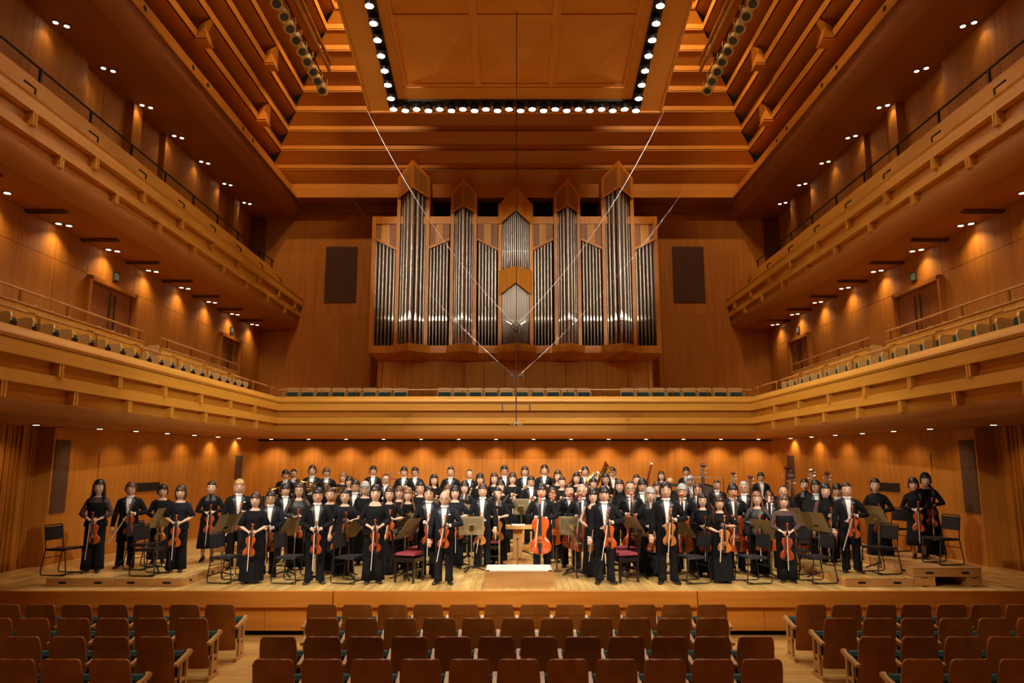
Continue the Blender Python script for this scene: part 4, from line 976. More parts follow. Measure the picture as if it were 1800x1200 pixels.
def lower_mesh(outfit):
    q = MB(); NN = 18
    if outfit in ('longskirt', 'longskirt2', 'lace', 'satinshort', 'sleeveless', 'jacket', 'jacketskirt', 'wideneck2', 'longsleeve', 'vneck', 'shortsleeve2'):
        skirt(q, 1.03, .05 if outfit not in ('longsleeve', 'vneck') else .10, .27 if outfit in ('longskirt2', 'jacketskirt') else .235, .20, 9)
    elif outfit in ('collar', 'midiskirt'): skirt(q, 1.03, .28, .24, .18, 7, amp=.02)
    elif outfit == 'sheer':
        q.rings([[tpt('w', z, k*2*PI/NN, .008) for k in range(NN)] for z in (.80, .9, 1.03)])
        for s in (-1, 1): q.tube([(s*.075, 0, .87), (s*.083, 0, .76), (s*.08, 0, .5), (s*.08, .0, .20)], [.088, .090, .066, .060], 12)
    else:   # wide trousers
        q.rings([[tpt('w', z, k*2*PI/NN, .012) for k in range(NN)] for z in (.80, .9, 1.03)])
        for s in (-1, 1): q.tube([(s*.075, 0, .88), (s*.085, 0, .76), (s*.088, 0, .5), (s*.094, .0, .25), (s*.098, 0, .05)], [.09, .100, .094, .100, .108], 14)
    return q
# hair -----------------------------------------------------------------
def hair_mesh(style):
    q = MB(); C = (0, 0, 1.573); n = 32; rg = random.Random(len(style)*7+ord(style[0]))
    thick = {'crew': 1.06, 'receding': 1.05, 'slick': 1.10, 'crop': 1.13, 'tied': 1.07, 'bald': 1.0}.get(style, 1.15)
    hw = .082
    frontz = {'crew': .072, 'receding': .100, 'slick': .080, 'tied': .064, 'longtied': .044, 'curtain': .058, 'bowl': .036, 'crop': .042, 'bob': .040, 'wavy': .058, 'longwavy': .064, 'long': .060, 'verylong': .040, 'short': .052}.get(style, .05)
    backz = {'crew': -.055, 'receding': -.05, 'tied': -.045, 'slick': -.06, 'short': -.062, 'bowl': -.06, 'crop': -.062}.get(style, -.07)
    sidez = {'crew': -.004, 'receding': .0, 'slick': -.008, 'short': -.02, 'tied': .0, 'bowl': -.03, 'curtain': -.038, 'crop': -.045, 'wavy': -.05}.get(style, -.06)
    if style == 'bald': return None
    m = 11; rs = []
    for i in range(m+1):
        ring = []
        for k in range(n):
            a = k*2*PI/n; ca = math.cos(a)      # ca=1 front
            # lower edge height as a function of direction
            if ca > .45: ez = frontz+(.012*math.sin(k*2.3) if style in ('bowl', 'crop', 'bob', 'wavy', 'short', 'curtain') else 0)
            else:
                t = (.45-ca)/1.45
                ez = sidez+(backz-sidez)*t if ca < .2 else frontz+(sidez-frontz)*(.45-ca)/.25
            if style == 'receding' and abs(math.sin(a)) < .55 and ca > 0: ez = .105
            if style == 'curtain' and abs(math.sin(a)) < .25 and ca > 0: ez = .092
            u = i/m; zt = .131*thick; ang = u*math.acos(max(-.9, min(.99, ez/zt))); z = zt*math.cos(ang)
            c = max(.02, math.sin(ang))**.80 if z > 0 else 1-.18*(z/zt)**2
            wob = 1+.025*math.sin(k*3.1+i*1.7)+rg.uniform(-.012, .012)
            if style in ('wavy', 'longwavy'): wob += .05*math.sin(k*1.9+i)
            x = math.sin(a)*c*hw*thick*wob; y = -ca*c*.101*thick*wob*(1.0 if ca < 0 else .985)-.010
            ring.append((x, y, 1.573+z))
        rs.append(ring)
    # turn the rim inwards so the shell has an edge
    rs.append([(x*.90, (y+.010)*.90-.010, z+.004) for x, y, z in rs[-1]])
    q.rings(rs, caps=False)
    L = {'bob': 1.455, 'long': 1.33, 'verylong': 1.18, 'longwavy': 1.20, 'wavy': 1.475, 'curtain': 1.51, 'crop': 1.50}.get(style)
    if L:
        a0 = {'bob': .95, 'long': 1.0, 'verylong': .95, 'longwavy': .95, 'wavy': 1.0, 'curtain': 1.35, 'crop': 1.35}[style]
        k2 = 26; rs2 = []; zs = 8
        for i in range(zs+1):
            u = i/zs; z = 1.573+.035+(L-1.573-.035)*u; ring = []
            for k in range(k2+1):
                a = a0+(2*PI-2*a0)*k/k2; dn = max(0, 1.45-z)
                rx = .090+.013*math.sin(u*PI)+(.05*min(1, dn*6) if L < 1.4 else -.01*u); ry = .104+(.035*min(1, dn*6) if L < 1.4 else 0)
                w = 1+.05*math.sin(k*1.7+u*(9 if 'wavy' in style else 2))
                if L < 1.4 and z < 1.44: # fall over the chest and back
                    y = -math.cos(a)*ry*w-(.045 if math.cos(a) > 0 else -.0)-.0
                else: y = -math.cos(a)*ry*w
                ring.append((math.sin(a)*rx*w, y, z))
            rs2.append(ring)
        inner = [[(x*.86, y*.86, z) for x, y, z in r] for r in rs2]
        q.rings(rs2, closed=False); q.rings(inner[::-1], closed=False)
        q.rings([rs2[-1], inner[-1]], closed=False)
        q.rings([[r[0] for r in rs2], [r[0] for r in inner]], closed=False); q.rings([[r[-1] for r in inner], [r[-1] for r in rs2]], closed=False)
    if style == 'tied': q.ell((0, .105, 1.60), (.034, .03, .034), 10, 6)
    if style == 'longtied':
        q.tube([(.03, .09, 1.56), (.06, .06, 1.46), (.085, -.03, 1.40), (.095, -.115, 1.33), (.09, -.135, 1.22)], [.03, .034, .034, .028, .014], 10)
    return bighead(q.mesh([M['hair_black']], 180, 'hairm'))
def glasses_mesh():
    q = MB()
    for s in (-1, 1):
        q.torus((s*.034, -.120, 1.579), .020, .0020, 14, 5, 'y'); q.tube([(s*.054, -.116, 1.582), (s*.082, -.06, 1.582), (s*.085, .0, 1.578)], .0018, 5)
    q.tube([(-.014, -.123, 1.581), (.014, -.123, 1.581)], .002, 5); return bighead(q.mesh([M['wire']], 180))
def hanky_mesh(): 
    return MB().add([(.088, -.152, 1.268), (.128, -.142, 1.268), (.132, -.138, 1.288), (.118, -.145, 1.282), (.108, -.148, 1.298), (.094, -.151, 1.284), (.088, -.140, 1.268), (.128, -.130, 1.268), (.132, -.126, 1.288), (.118, -.133, 1.282), (.108, -.136, 1.298), (.094, -.139, 1.284)],
       [(0, 1, 2, 3, 4, 5), (11, 10, 9, 8, 7, 6)]+[(i, (i+1) % 6, (i+1) % 6+6, i+6) for i in range(6)]).mesh([M['shirt']])
OUT_MAT = {'navy': 'navy'}
def make_person(X, Y, F, H, sex, hair, hcol, outfit, pose, gl, label, i):
    rz = math.atan2(-X, Y)*.8+(i*37 % 11-5)*.02
    sc = H/1.727
    t = thing('person', label, 'person', (X, Y, F), rz, group='orchestra players standing on the stage', scale=sc)
    skin = M['skin_b'] if sex == 'w' else M['skin']
    body = link('body', cached(('body', sex, pose), lambda: bodymesh(sex, pose)), t, mats=[skin])
    tilt = ((i*53) % 9-4)*.01
    if hair != 'bald':
        link('hair', cached(('hair', hair), lambda: hair_mesh(hair)), t, mats=[M['hair_'+hcol]])
    if sex == 'm':
        link('shirt', cached('shirt', lambda: shirt_mesh('m')), t)
        link('tailcoat', cached(('tails', pose), lambda: tails_mesh('m', pose)), t, mats=[M['navy'] if i in (7, 29, 33) else None])
        link('trousers', cached('trous', lambda: trousers_mesh('m')), t)
        [link('shirt_cuff', cached(('cuff', pose, s), lambda: cuff_mesh(pose, s)), t) for s in (-1, 1)]
        link('bow_tie', cached('bow', bow_mesh), t)
        for s in (-1, 1): link('shoe', cached('shoem', lambda: shoe_mesh('m')), t, (s*.105, .0, .0), (0, 0, s*.28))
        if outfit == 'tailspocket' or hcol == 'blond': link('pocket_square', cached('hanky', hanky_mesh), t)
    else:
        m0 = {'satinshort': 'navy', 'shortsleeve': 'navy', 'satin': 'cloth'}.get(outfit, 'cloth')
        m1 = 'satin' if outfit == 'satin' else 'sheer'
        link('blouse', cached(('dress', outfit, pose), lambda: dress_mesh(outfit, pose).mesh([M[m0], M[m1]], 180)), t)
        low = 'wide trousers' if outfit in ('sheerpants', 'shortsleeve', 'wideneck', 'satin') else 'skirt'
        link('trousers' if low != 'skirt' else 'skirt', cached(('low', outfit), lambda: lower_mesh(outfit).mesh([M['cloth']], 180)), t)
        for s in (-1, 1): link('shoe', cached('shoew', lambda: shoe_mesh('w')), t, (s*.085, .0, .0), (0, 0, s*.22))
        if outfit in ('collar', 'vneck', 'jacket'):
            c = MB()
            for s in (-1, 1): c.rings([[tpt('w', z, s*a, .022) for a in (.10+k, .35+k, .6+k)] for z, k in ((1.42, .1), (1.38, .05), (1.34, .0), (1.29, -.04))], closed=False)
            link('collar', cached(('collar', outfit), lambda: c.mesh([M['satin']], 180)), t)
    if gl: link('glasses', cached('glasses', glasses_mesh), t)
    return t, sc, rz
# ================================================================ INSTRUMENTS
VAR = [('varnish orange', (.46, .075, .012), (.60, .12, .018)), ('varnish red', (.30, .045, .012), (.42, .075, .018)), ('varnish amber', (.50, .16, .03), (.64, .24, .05)), ('varnish brown', (.20, .05, .018), (.34, .10, .03))]
VM = [noisy(mat(n_, a, .22, coat=.5), a, b, (30, 30, 5)) for n_, a, b in VAR]
M['ebony'] = mat('ebony', (.012, .010, .009), .3); M['maple'] = mat('bridge maple', (.62, .42, .22), .5); M['string'] = mat('string', (.55, .52, .48), .3, .8)
M['stick'] = mat('bow stick', (.16, .045, .02), .35); M['bowhair'] = mat('bow hair', (.82, .78, .68), .6)
M['gold'] = mat('lacquered brass', (.72, .48, .14), .2, 1); M['silver'] = mat('silver', (.80, .78, .74), .18, 1)
M['redwood'] = mat('bassoon maple', (.14, .012, .008), .25, coat=.6); M['ivory'] = mat('ivory ring', (.85, .80, .68), .4)
M['paper'] = mat('sheet music', (.78, .76, .70), .7); M['stand'] = mat('stand bronze', (.30, .23, .12), .42, .4); M['standblack'] = mat('stand black', (.012, .012, .012), .5)
M['seatpad'] = noisy(mat('black vinyl', (.014, .014, .016), .38), (.011, .011, .013), (.022, .022, .025), (20, 20, 20)); M['redpad'] = mat('red upholstery', (.22, .012, .025), .7)
M['blackwood'] = mat('black lacquered wood', (.014, .008, .007), .25, coat=.4)
M['carpet'] = noisy(mat('grey carpet', (.62, .62, .58), .95), (.56, .57, .53), (.66, .66, .62), (90, 90, 90))
OUTL = [(0, .012), (.01, .030), (.035, .052), (.09, .074), (.17, .084), (.26, .080), (.34, .067), (.375, .064), (.385, .060), (.43, .054), (.50, .0525), (.56, .056), (.60, .068), (.615, .073), (.66, .087), (.74, .101), (.82, .104), (.90, .096), (.96, .070), (.99, .036), (1, .012)]
OUTB = [(0, .016), (.04, .028), (.09, .040), (.16, .060), (.24, .078), (.32, .080), (.38, .072), (.41, .068), (.45, .060), (.52, .058), (.58, .064), (.62, .078), (.66, .090), (.74, .104), (.82, .107), (.90, .098), (.96, .072), (.99, .038), (1, .014)]
def fiddle_meshes(S, rib, bass=False):
    o = OUTB if bass else OUTL; out = {}
    pts = [(w, -.08-.355*t) for t, w in o]+[(-w, -.08-.355*t) for t, w in reversed(o)]
    def loop(k, y): return [(x*k*S, y*S, (-.2575+(z+.2575)*(1-(1-k)*.8))*S) for x, z in pts]
    q = MB(); r = rib
    q.rings([loop(.05, r+.010), loop(.6, r+.009), loop(.93, r+.002), loop(1.0, r), loop(.965, r-.002), loop(.965, .003), loop(1.0, .001), loop(1.0, -.002), loop(.93, -.004), loop(.6, -.011), loop(.05, -.013)])
    out['body'] = q.mesh([VM[0]], 35)
    q = MB(); q.hexa([(-.011*S, -.004*S, -.095*S), (.011*S, -.004*S, -.095*S), (.011*S, .014*S, -.09*S), (-.011*S, .014*S, -.09*S), (-.009*S, -.004*S, .045*S), (.009*S, -.004*S, .045*S), (.009*S, .008*S, .045*S), (-.009*S, .008*S, .045*S)])
    # scroll box and curled scroll
    q.hexa([(-.010*S, -.004*S, .045*S), (.010*S, -.004*S, .045*S), (.010*S, .012*S, .045*S), (-.010*S, .012*S, .045*S), (-.007*S, .006*S, .115*S), (.007*S, .006*S, .115*S), (.007*S, .024*S, .115*S), (-.007*S, .024*S, .115*S)])
    q.tube([(-.016*S, .008*S, .126*S), (.016*S, .008*S, .126*S)], .014*S, 10); q.tube([(-.021*S, .006*S, .126*S), (.021*S, .006*S, .126*S)], .006*S, 8)
    out['neck'] = q.mesh([VM[0]], 35)
    q = MB()
    for k, z in enumerate((.062, .078, .092, .106)):
        s = 1 if k % 2 else -1; q.tube([(s*-.012*S, .008*S, z*S), (s*.026*S, .006*S, z*S)], .0028*S, 5); q.ell((s*.030*S, .006*S, z*S), ((.009, .0035, .007) if not bass else (.005, .003, .005))[0]*S and ((.009*S, .0035*S, .007*S) if not bass else (.0045*S, .003*S, .0045*S)), 7, 4)
    out['peg'] = q.mesh([M['ebony'] if not bass else M['silver']], 60)
    q = MB(); q.hexa([(-.018*S, -.022*S, -.255*S), (.018*S, -.022*S, -.255*S), (.018*S, -.014*S, -.255*S), (-.018*S, -.014*S, -.255*S), (-.011*S, -.010*S, .045*S), (.011*S, -.010*S, .045*S), (.011*S, -.004*S, .045*S), (-.011*S, -.004*S, .045*S)])
    out['fingerboard'] = q.mesh([M['ebony']])
    q = MB().hexa([(-.022*S, -.016*S, -.292*S), (.022*S, -.016*S, -.292*S), (.022*S, -.012*S, -.288*S), (-.022*S, -.012*S, -.288*S), (-.018*S, -.036*S, -.291*S), (.018*S, -.036*S, -.291*S), (.018*S, -.034*S, -.289*S), (-.018*S, -.034*S, -.289*S)])
    out['bridge'] = q.mesh([M['maple']])
    q = MB().hexa([(-.010*S, -.016*S, -.43*S), (.010*S, -.016*S, -.43*S), (.010*S, -.012*S, -.43*S), (-.010*S, -.012*S, -.43*S), (-.020*S, -.030*S, -.325*S), (.020*S, -.030*S, -.325*S), (.020*S, -.024*S, -.325*S), (-.020*S, -.024*S, -.325*S)])
    out['tailpiece'] = q.mesh([M['ebony']])
    q = MB()
    for k in range(4):
        x = (k-1.5)/1.5; q.tube([(x*.007*S, -.012*S, .045*S), (x*.015*S, -.037*S, -.29*S), (x*.014*S, -.030*S, -.33*S)], max(.0008, .0007*S), 4)
    out['strings'] = q.mesh([M['string']])
    for s in (-1, 1):
        q = MB(); q.tube([(s*.030*S, -.014*S, -.258*S), (s*.034*S, -.0145*S, -.264*S), (s*.036*S, -.0125*S, -.290*S), (s*.043*S, -.0115*S, -.318*S), (s*.050*S, -.0095*S, -.322*S)], [.0035*S, .002*S, .0022*S, .002*S, .0035*S], 6)
        out['sound_hole%d' % s] = q.mesh([M['black']])
    return out
KIND = {'violin': (1.0, .032, False), 'viola': (1.14, .032, False), 'cello': (2.13, .055, False), 'bass': (3.15, .058, True)}
def fiddle(kind, loc, rot, vi, label, group, scale=1):
    S, rib, b = KIND[kind]; ms = cached(('fid', kind), lambda: fiddle_meshes(S, rib, b))
    t = thing({'bass': 'double_bass'}.get(kind, kind), label, {'bass': 'double bass'}.get(kind, kind), loc, 0, group, scale=scale); t.rotation_euler = rot
    for k in ('body', 'neck'): link(k, ms[k], t, mats=[M['bassneck'] if kind == 'bass' and k == 'neck' else VM[vi]])
    for k in ('fingerboard', 'peg', 'tailpiece', 'bridge', 'strings', 'sound_hole-1', 'sound_hole1'): link(k.rstrip('-1'), ms[k], t)
    if kind in ('violin', 'viola'):
        link('chin_rest', cached(('chin', kind), lambda: MB().ell((-.035*S, -.018*S, -.405*S), (.032*S, .010*S, .022*S), 10, 5).mesh([M['ebony']], 180)), t)
    else:
        L = .44 if kind == 'cello' else .13
        link('endpin', cached(('pin', kind), lambda: MB().tube([(0, rib*S*.5, -.43*S), (0, rib*S*.5, -.435*S-L)], [.012, .004], 8).mesh([M['steel']], 60)), t)
    return t
def bow_meshes(L):
    q = MB().tube([(0, 0, .03), (0, -.004, -.2*L), (0, -.010, -.5*L), (0, -.002, -.85*L), (0, .008, -L), (0, .018, -L)], [.0055, .005, .0045, .004, .004, .003], 6)
    h = MB().box(-.0045, .0045, .017, .019, -L, -.03)
    f = MB().box(-.006, .006, -.002, .022, -.05, .0)
    return q.mesh([M['stick']], 60), h.mesh([M['bowhair']]), f.mesh([M['ebony']])
def bow(a, b, label, group='bows held by the string players'):
    a, b = Vector(a), Vector(b); st_, h, f = cached('bow_m', lambda: bow_meshes(.74))
    t = thing('bow', label, 'bow', a, 0, group); d = (a-b).normalized(); y = Vector((0, -1, 0)); y = (y-d*y.dot(d)).normalized(); x = y.cross(d)
    t.matrix_world = Matrix((x, y, d)).transposed().to_4x4(); t.location = a; t.scale = (1.25, 1.25, (a-b).length/.74)
    link('stick', st_, t); link('hair_ribbon', h, t); link('frog', f, t); return t
def wind_meshes(k):
    P = {}
    if k == 'horn':
        q = MB()
        for r, y, dx in ((.125, 0, 0), (.108, -.022, .012), (.092, .018, -.01), (.06, -.03, .03)): q.torus((dx, y, 0), r, .0085, 26, 6)
        for a in (.3, 1.5, 2.6, 3.9, 5.2): q.tube([(math.cos(a)*.12, -.01, math.sin(a)*.12), (math.cos(a+.9)*.05, -.02, math.sin(a+.9)*.05)], .007, 6)
        P['coil'] = (q, 'gold')
        q = MB(); c = []; 
        for i in range(9):
            u = i/8; c.append((-.05-.26*u, .03+.02*u, .10-.06*u+.02*math.sin(u*3)))
        q.tube(c, [.010, .012, .015, .019, .026, .037, .055, .085, .135], 16); P['bell'] = (q, 'gold')
        q = MB()
        for i in range(3): q.tube([(.035+.028*i, -.045, -.03), (.035+.028*i, -.045, .03)], .013, 8)
        P['valve'] = (q, 'silver'); P['mouthpipe'] = (MB().tube([(.10, -.02, .08), (.17, -.03, .14), (.20, -.03, .19)], [.006, .005, .008], 6), 'silver')
    elif k in ('trumpet', 'trombone'):
        L = .48 if k == 'trumpet' else .95
        q = MB(); q.tube([(0, 0, L/2), (0, 0, -L/2+.05), (.03, 0, -L/2), (.06, 0, -L/2+.05), (.06, 0, L/2-.16), (.03, 0, L/2-.11), (.0, 0.0, L/2-.15)], .007, 6); P['tubing'] = (q, 'gold')
        P['bell'] = (MB().tube([(.06, .02, L*.1), (.06, .02, -L*.25), (.06, .02, -L*.42), (.06, .02, -L*.5)], [.009, .014, .03, .062 if k == 'trumpet' else .10], 16), 'gold')
        q = MB()
        for i in range(3): q.tube([(-.02, -.012, -.05+.03*i), (.09, -.012, -.05+.03*i)], .010, 8)
        P['valve'] = (q, 'silver')
    elif k in ('flute', 'oboe', 'clarinet'):
        r = {'flute': .0105, 'oboe': .0115, 'clarinet': .0145}[k]; m = 'silver' if k == 'flute' else 'ebony'
        q = MB().tube([(0, 0, .33), (0, 0, .1), (0, 0, -.26), (0, 0, -.33)], [r*.8, r, r, r*(1 if k == 'flute' else 2.2)], 10); P['tube'] = (q, m)
        q = MB()
        for i in range(9): q.tube([(-.004, -r-.003, .2-.05*i), (-.004, -r-.008, .2-.05*i)], .008, 7)
        for z in (.15, -.02, -.22): q.torus((0, 0, z), r*1.12, .003, 12, 4, 'z')
        P['keys'] = (q, 'silver')
    elif k in ('bassoon', 'contrabassoon'):
        m = 'redwood'
        q = MB().tube([(0, 0, .66), (0, 0, .2), (0, 0, -.55)], [.024, .026, .031], 12); q.tube([(.045, 0, .22), (.045, 0, -.55)], [.018, .024], 10); q.ell((.022, 0, -.56), (.055, .035, .05), 10, 6)
        P['tube'] = (q, m)
        P['bell_ring'] = (MB().tube([(0, 0, .655), (0, 0, .70)], [.032, .033], 14), 'ivory')
        q = MB()
        for i in range(10): q.tube([(-.012, -.03, .45-.09*i), (-.012, -.038, .45-.09*i)], .011, 7)
        q.tube([(.06, -.02, .2), (.06, -.03, -.4)], .004, 5); P['keys'] = (q, 'silver')
        P['crook'] = (MB().tube([(.045, 0, .22), (.06, -.03, .34), (.11, -.08, .36), (.16, -.12, .31)], [.006, .005, .004, .003], 6), 'silver')
    elif k == 'tuba':
        q = MB()
        for i, (r, y) in enumerate(((.19, 0), (.16, -.04), (.13, -.08))):
            pts = [(math.cos(a)*r*.8, y, math.sin(a)*r*(1.6 if math.sin(a) > 0 else 1.2)-.1) for a in [j*2*PI/28 for j in range(29)]]
            q.tube(pts, .022-.004*i, 8, caps=False)
        P['coil'] = (q, 'gold')
        P['bell'] = (MB().tube([(.10, .05, -.25), (.10, .05, .1), (.11, .05, .3), (.13, .05, .42), (.16, .04, .50)], [.04, .06, .085, .13, .21], 18), 'gold')
        q = MB()
        for i in range(4): q.tube([(-.10+.05*i, -.11, -.08), (-.10+.05*i, -.11, .12)], .017, 8)
        P['valve'] = (q, 'silver')
    return {a: b.mesh([M[c]], 50) for a, (b, c) in P.items()}
def wind(k, loc, rot, label, group):
    ms = cached(('wind', k), lambda: wind_meshes(k))
    t = thing({'contrabassoon': 'bassoon'}.get(k, k), label, {'contrabassoon': 'bassoon'}.get(k, k), loc, 0, group); t.rotation_euler = rot
    for a, me in ms.items(): link(a, me, t)
HOLD = {'clasp': (.0, -.285, .985), 'clasp2': (.03, -.285, 1.07), 'left': (.045, -.285, 1.13), 'left2': (.045, -.285, 1.165), 'low': (-.02, -.285, .985), 'down': (.20, -.22, .90)}
grp = {'violin': 'violins held by standing players', 'viola': 'violas held by standing players', 'cello': 'cellos held by standing players'}
PP = []
for q in PEOPLE:
    X, Y, F = q[:3]
    if F == .32 and Y > 17: Y = max(Y, 19.72)
    elif F == .16 and Y > 17: Y = min(max(Y, 18.35), 19.15)
    for _ in range(8):
        c = [p for p in PP if abs(p[0]-X) < .46 and abs(p[1]-Y) < .34]
        if not c: break
        Yn = max(p[1] for p in c)+.35
        if F == .16 and Y > 17 and Yn > 19.2: break
        X *= Yn/Y; Y = Yn
    PP.append((X, Y, F)+tuple(q[3:]))
for i, (X, Y, F, H, sex, hair, hcol, outfit, pose, inst, gl, lab) in enumerate(PP):
    t, sc, rz = make_person(X, Y, F, H, sex, hair, hcol, outfit, pose, gl, lab, i)
    if not inst: continue
    Rz = Matrix.Rotation(rz, 3, 'Z')
    def Wp(x, y, z): return Vector((X, Y, F))+Rz @ Vector((x*sc, y*sc, z*sc))
    who = lab.replace(' by the red-seated stools', '').replace(' by the podium', '')
    def lb(pre):
        w = (pre+who).split(); return ' '.join(w[:16])
    vi = (i*5+i//3) % 4 if i != 39 else 2
    if vi == 3 and i % 3: vi = 0
    if vi == 2 and i % 2 and i != 39: vi = 0
    if inst in ('violin', 'viola'):
        h = Wp(*HOLD[pose]); tw = ((i*29) % 7-3)*.03
        fiddle(inst, h, (.05, tw, rz+((i*13) % 5-2)*.12), vi, lb(inst+' of the '), grp[inst])
        if pose in ('clasp', 'clasp2'): a, b = Wp(HOLD[pose][0]-.02, -.325, HOLD[pose][2]-.01), Wp(HOLD[pose][0]-.05+.01*(i % 4), -.33, HOLD[pose][2]-.72)
        elif pose == 'left2': a, b = Wp(-.02, -.33, 1.13), Wp(-.09, -.35, .44)
        elif pose == 'low': a, b = Wp(.0, -.30, .98), Wp(.16 if i == 65 else -.10, -.34, .33)
        elif pose == 'down': a, b = Wp(.2, -.28, .95), Wp(.22, -.3, .3)
        else: a, b = Wp(.03, -.335, 1.09), Wp(-.04-.05*(i % 4), -.36, .44)
        if i in (1, 5): b = Wp(-.27, -.33, .52)
        bow(a, b, lb('bow of the '))
    elif inst == 'cello':
        zz = 1.256
        fiddle('cello', Vector((X, Y, F))+Rz @ Vector((0, -.40, zz)), (-.04, 0, rz+((i*13) % 5-2)*.10), vi if vi != 2 else 0, lb('cello of the '), grp['cello'], .92)
        bow(Wp(-.03, -.47, 1.10), Wp(-.09, -.52, .55), lb('cello bow of the '), 'bows of the cellists')
    elif inst == 'bass': pass
    else:
        p = Wp(0, -.31, 1.14); g = {'horn': 'french horns', 'trumpet': 'trumpets', 'clarinet': 'clarinets', 'flute': 'flutes', 'oboe': 'oboes', 'bassoon': 'bassoons'}.get(inst)
        rot = {'horn': (0, -.25 if i == 21 else .2*((i % 3)-1), rz), 'trumpet': (.1, .35, rz), 'trombone': (0, -.6, rz), 'clarinet': (.15, .25+.1*(i % 3), rz), 'flute': (.1, .65, rz), 'oboe': (.1, .35, rz),
               'bassoon': (0, .75, rz), 'contrabassoon': (0, .28, rz), 'tuba': (0, .6, rz)}[inst]
        if inst == 'bassoon': p = Wp(.08, -.34, 1.22)
        if inst == 'contrabassoon': p = Wp(.16, -.34, 1.32)
        if inst == 'tuba': p = Wp(.22, -.42, 1.38)
        if inst == 'horn': p = Wp(-.02, -.30, 1.16)
        wind(inst, p, rot, lb({'contrabassoon': 'tall bassoon'}.get(inst, inst)+' of the '), g)
for k, (x, y, z, rr, l) in enumerate(((4.46, 17.6, 2.1, .06, 'tallest double bass scroll, beside the grey-haired trombonist'), (5.41, 18.3, 1.89, -.05, 'double bass rising beside the large drum'), (5.41, 17.0, 1.84, -.02, 'double bass with pale fingerboard beside the white-haired player'), (6.59, 18.0, 2.04, .12, 'leaning double bass beside the tall person in tailcoat'),
        (6.2, 16.6, 1.85, .0, 'orange double bass with its upper body showing behind the fringed bob'), (7.43, 18.45, 1.97, -.12, 'double bass scroll behind the curly-haired bassist'), (7.56, 17.9, 1.90, -.02, 'double bass with zigzag pegs nearest the curly-haired bassist'))):
    F = .16 if y > 18.06 else 0; s_ = (z-F)/1.93
    fiddle('bass', (x, y, F+1.49*s_), (-.03, rr, math.atan2(-x, y)+rr*2), (1, 1, 0, 1, 0, 3, 1)[k], l, 'double basses', s_)
# ================================================================ PLATFORMS, PODIUM, RISERS
def slotted_box(t, x0, x1, y0, y1, z0, z1, slots=True, hollow=False):
    MB().bev(x0, x1, y0+.015, y1-.015, z0, z1-.022, .004, 'z').build('box_core', M['riser'], t)
    MB().box(x0-.004, x1+.004, y0-.004, y1+.004, z1-.022, z1).build('top_board', M['floor_n'] if z1 < .2 else M['riser'], t)
    MB().box(x0, x1, y0, y0+.015, z0+.003, z1-.022).build('front_board', M['riser'], t)
    for s, a in ((-1, x0), (1, x1)):
        MB().box(a-.006, a+.006, y0+.02, y1-.02, z0+.004, z1-.024).build('side_board', M['riser'], t)
        g = MB(); zc_ = (z0+z1)/2-.01
        for yy in (y0+.3, y1-.3): g.mi = 0; g.tube([(a+s*.005, yy-.05, zc_), (a+s*.005, yy+.05, zc_)], .022, 8, flat=.3) if False else g.box(min(a, a+s*.009), max(a, a+s*.009), yy-.05, yy+.05, zc_-.018, zc_+.018)
        g.build('side_hand_hole', M['black'], t)
    if slots:
        for xx in (x0+.28, x1-.28):
            pts = [(xx-.055, -.018), (xx+.055, -.018), (xx+.07, -.006), (xx+.07, .006), (xx+.055, .018), (xx-.055, .018), (xx-.07, .006), (xx-.07, -.006)]
            MB().prism(pts, y0-.004, y0+.01, lambda a, b, c: (a, c, b+(z0+z1)/2-.01)).build('hand_hole', M['black'], t)
def plat(x0, x1, y0, y1, z0, z1, l): 
    t = thing('platform_box', l, 'stage platform', group='wooden platform boxes on the stage'); slotted_box(t, x0, x1, y0, y1, z0, z1); return t
for j, (y0, y1) in enumerate(((13.14, 14.69), (14.7, 16.25))):
    w_ = ('front', 'rear')[j]
    plat(-8.13, -6.95, y0, y1, 0, .155, 'low plywood platform box with hand holes, outer %s one of the left group' % w_)
    plat(-6.94, -5.76, y0, y1, 0, .155, 'low plywood platform box with hand holes, inner %s one of the left group' % w_)
    plat(5.74, 6.915, y0, y1, 0, .155, 'low plywood platform box with hand holes, %s one beneath the crew-cut player' % w_)
    plat(6.93, 8.11, y0, y1, .165, .32, 'plywood platform box lying on wooden blocks, %s one on the right' % w_)
    for (a, b) in ((6.93, 7.30), (7.86, 8.11)):
        t = thing('platform_block', 'wooden block carrying the %s raised platform box, %s side' % (w_, 'inner' if a < 7 else 'outer'), 'block', group='blocks under the raised platform')
        MB().bev(a, b, y0, y1, 0, .163, .004).build('block_body', M['riser'], t)
        g = MB(); g.box((a+b)/2-.06, (a+b)/2+.06, y0-.004, y0+.01, .006, .016); g.box((a+b)/2-.06, (a+b)/2+.06, y0-.004, y0+.01, .146, .156); g.build('hand_hole', M['black'], t)
